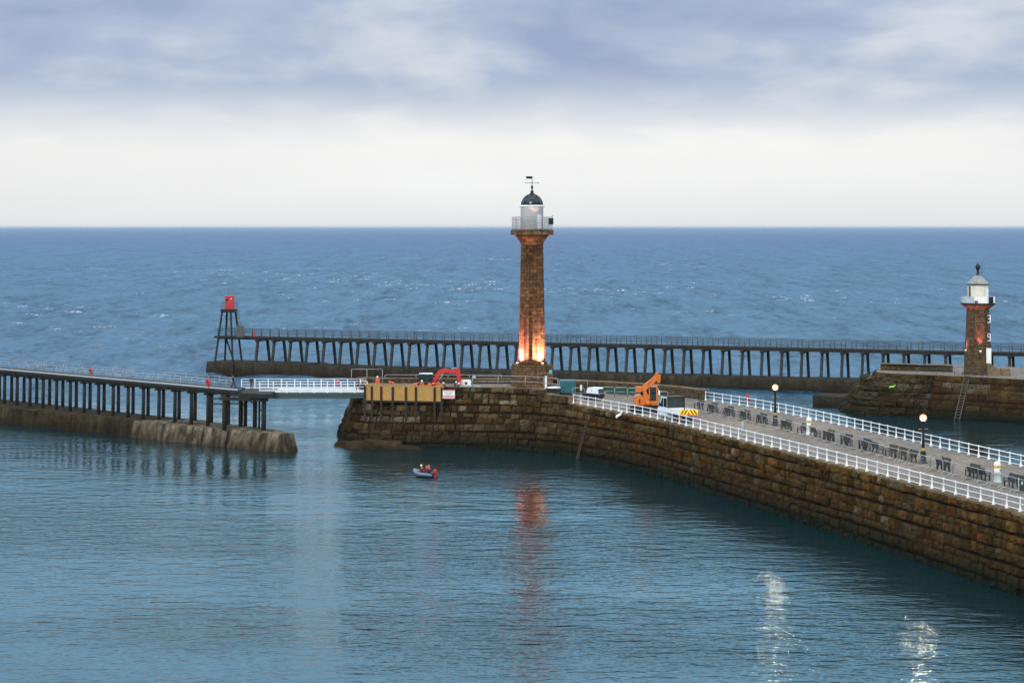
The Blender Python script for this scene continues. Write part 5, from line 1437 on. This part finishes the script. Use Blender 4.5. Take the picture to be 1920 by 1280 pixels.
def domed_box(label, px, py, ped):
    x, y = gp(px, py, 6.5)
    b_ = thing('collection_box', label, 'collection box', (x, y, 6.5), R(15), 'domed boxes on the deck')
    mb = MB(); mb.lathe([(.36, 0), (.36, .12), (.30, .2), (.27, .75), (.33, .80), (.25, .85)], 14); part('pedestal', mb, ped, b_)
    mb = MB(); mb.lathe([(.22, .85), (.26, .92), (.27, 1.2), (.24, 1.26)], 14); part('body', mb, 'lantern', b_)
    mb = MB(); mb.lathe([(.27, 1.26), (.275, 1.30), (.275, 1.46), (.25, 1.48)], 14); part('yellow_band', mb, 'boxyellow', b_)
    mb = MB(); mb.lathe([(.30, 1.48), (.30, 1.54), (.27, 1.66), (.19, 1.76), (.08, 1.82), (.01, 1.83)], 14); part('dome', mb, 'hat', b_)
    mb = MB(); mb.box((-.08, -.265, 1.36), (.10, .04, .08)); mb.box((.13, -.24, 1.10), (.10, .04, .10)); part('coin_slot', mb, 'boot', b_)
domed_box('white domed box with yellow band on the deck right of the farther lamp post', 1517, 815, 'lantern')
domed_box('white domed box with yellow band and pale green pedestal near the litter bin', 1870, 905, 'palegreen')
x, y = gp(1918.5, 921, 6.5)
lbin = thing('litter_bin', 'dark green litter bin with small white notice at the right end of the bench row', 'bin', (x, y, 6.5), R(-14))
mb = MB(); mb.bevbox((0, 0, .62), (.62, .55, 1.16), .04); part('body', mb, 'bingreen', lbin)
mb = MB(); mb.bevbox((0, 0, 1.26), (.68, .6, .14), .04); part('lid', mb, 'bingreen', lbin)
mb = MB(); mb.box((-.08, -.285, .72), (.09, .02, .26)); part('notice', mb, 'white', lbin)
mb = MB(); mb.box((0, -.28, 1.08), (.4, .02, .14)); part('slot', mb, 'boot', lbin)
x, y = gp(1911, 921, 6.5)
mb = MB(); mb.lathe([(.10, 0), (.10, 1.05), (.06, 1.12)], 10); mb.box((0, 0, .03), (.4, .4, .06))
single('bollard', mb, 'palegreen', 'slim pale post standing just left of the litter bin', 'post', (x, y, 6.5))
x, y = gp(1392, 812.5, 6.5); mb = MB(); mb.tube([(0, 0, 0), (0, 0, 1.25)], .09, 8); mb.box((0, 0, 1.0), (.24, .2, .4))
single('meter_post', mb, 'palerail', 'short pale blue post against the near railing left of the farther lamp post', 'post', (x, y, 6.5))

# ================================================================ INFLATABLE BOAT
bx, by = 238.6, 0
BXp = hp(797, 235.0)
bo = thing('inflatable_boat', 'small pale inflatable rescue boat with red outboard on the calm water', 'boat', (BXp[0], BXp[1], WL), R(145)); bo.scale = (.82, .82, .85)
mb = MB()                                                        # local +x is the bow
pts = [(-1.6, .68, .38), (.4, .70, .40), (1.1, .55, .52), (1.65, .22, .72), (1.8, 0, .80), (1.65, -.22, .72), (1.1, -.55, .52), (.4, -.70, .40), (-1.6, -.68, .38)]
mb.tube(pts, [.17, .23, .23, .22, .21, .22, .23, .23, .17], 10); part('tube', mb, 'rib', bo)
mb = MB(); mb.prism([(-1.5, .6), (.6, .6), (1.5, .15), (1.5, -.15), (.6, -.6), (-1.5, -.6)], .10, .22); mb.box((-1.45, 0, .38), (.10, 1.1, .5)); mb.box((0, 0, .34), (1.6, .35, .26)); part('hull', mb, 'ribdark', bo)
mb = MB(); mb.bevbox((-1.72, 0, .82), (.42, .42, .52), .10); mb.box((-1.72, 0, .3), (.2, .14, .7)); part('outboard', mb, 'red', bo)
ba = R(145); ca, sa = math.cos(ba), math.sin(ba)
def boatpt(x, y, z): return (BXp[0] + x * ca - y * sa, BXp[1] + x * sa + y * ca, z + WL)
gbp = 'crew of the inflatable boat'
person('boat crew member with bright yellow helmet, nearest the bow', 'sit', boatpt(.32, .08, .38), ba - PI / 2, 'maroon', 'navy', 'yellowhat', group=gbp, jacket='maroon')
person('bareheaded boat crew member in dark red jacket, sitting in the middle', 'sit', boatpt(-.2, -.1, .46), ba - PI / 2, 'maroon', 'navy', None, group=gbp, jacket='red')
person('boat crew member with red helmet at the stern next to the outboard', 'sit', boatpt(-.7, .08, .38), ba - PI / 2, 'navy', 'navy', 'pinkhat', group=gbp, jacket='maroon')

# ================================================================ AIR
hb = MB(); hb.box((0, 46000, 18.5), (54000, 92600, 39))
hm = bpy.data.materials.new('haze_air'); N, L = nt(hm); N.remove(N['Principled BSDF'])
pv = N.new('ShaderNodeVolumePrincipled'); pv.inputs['Color'].default_value = (.88, .93, 1, 1); pv.inputs['Density'].default_value = 1.6e-5
pv.inputs['Anisotropy'].default_value = .2
L.new(pv.outputs[0], N['Material Output'].inputs['Volume'])
hz = link('haze', hb.mesh('haze', hm)); hz['kind'] = 'stuff'
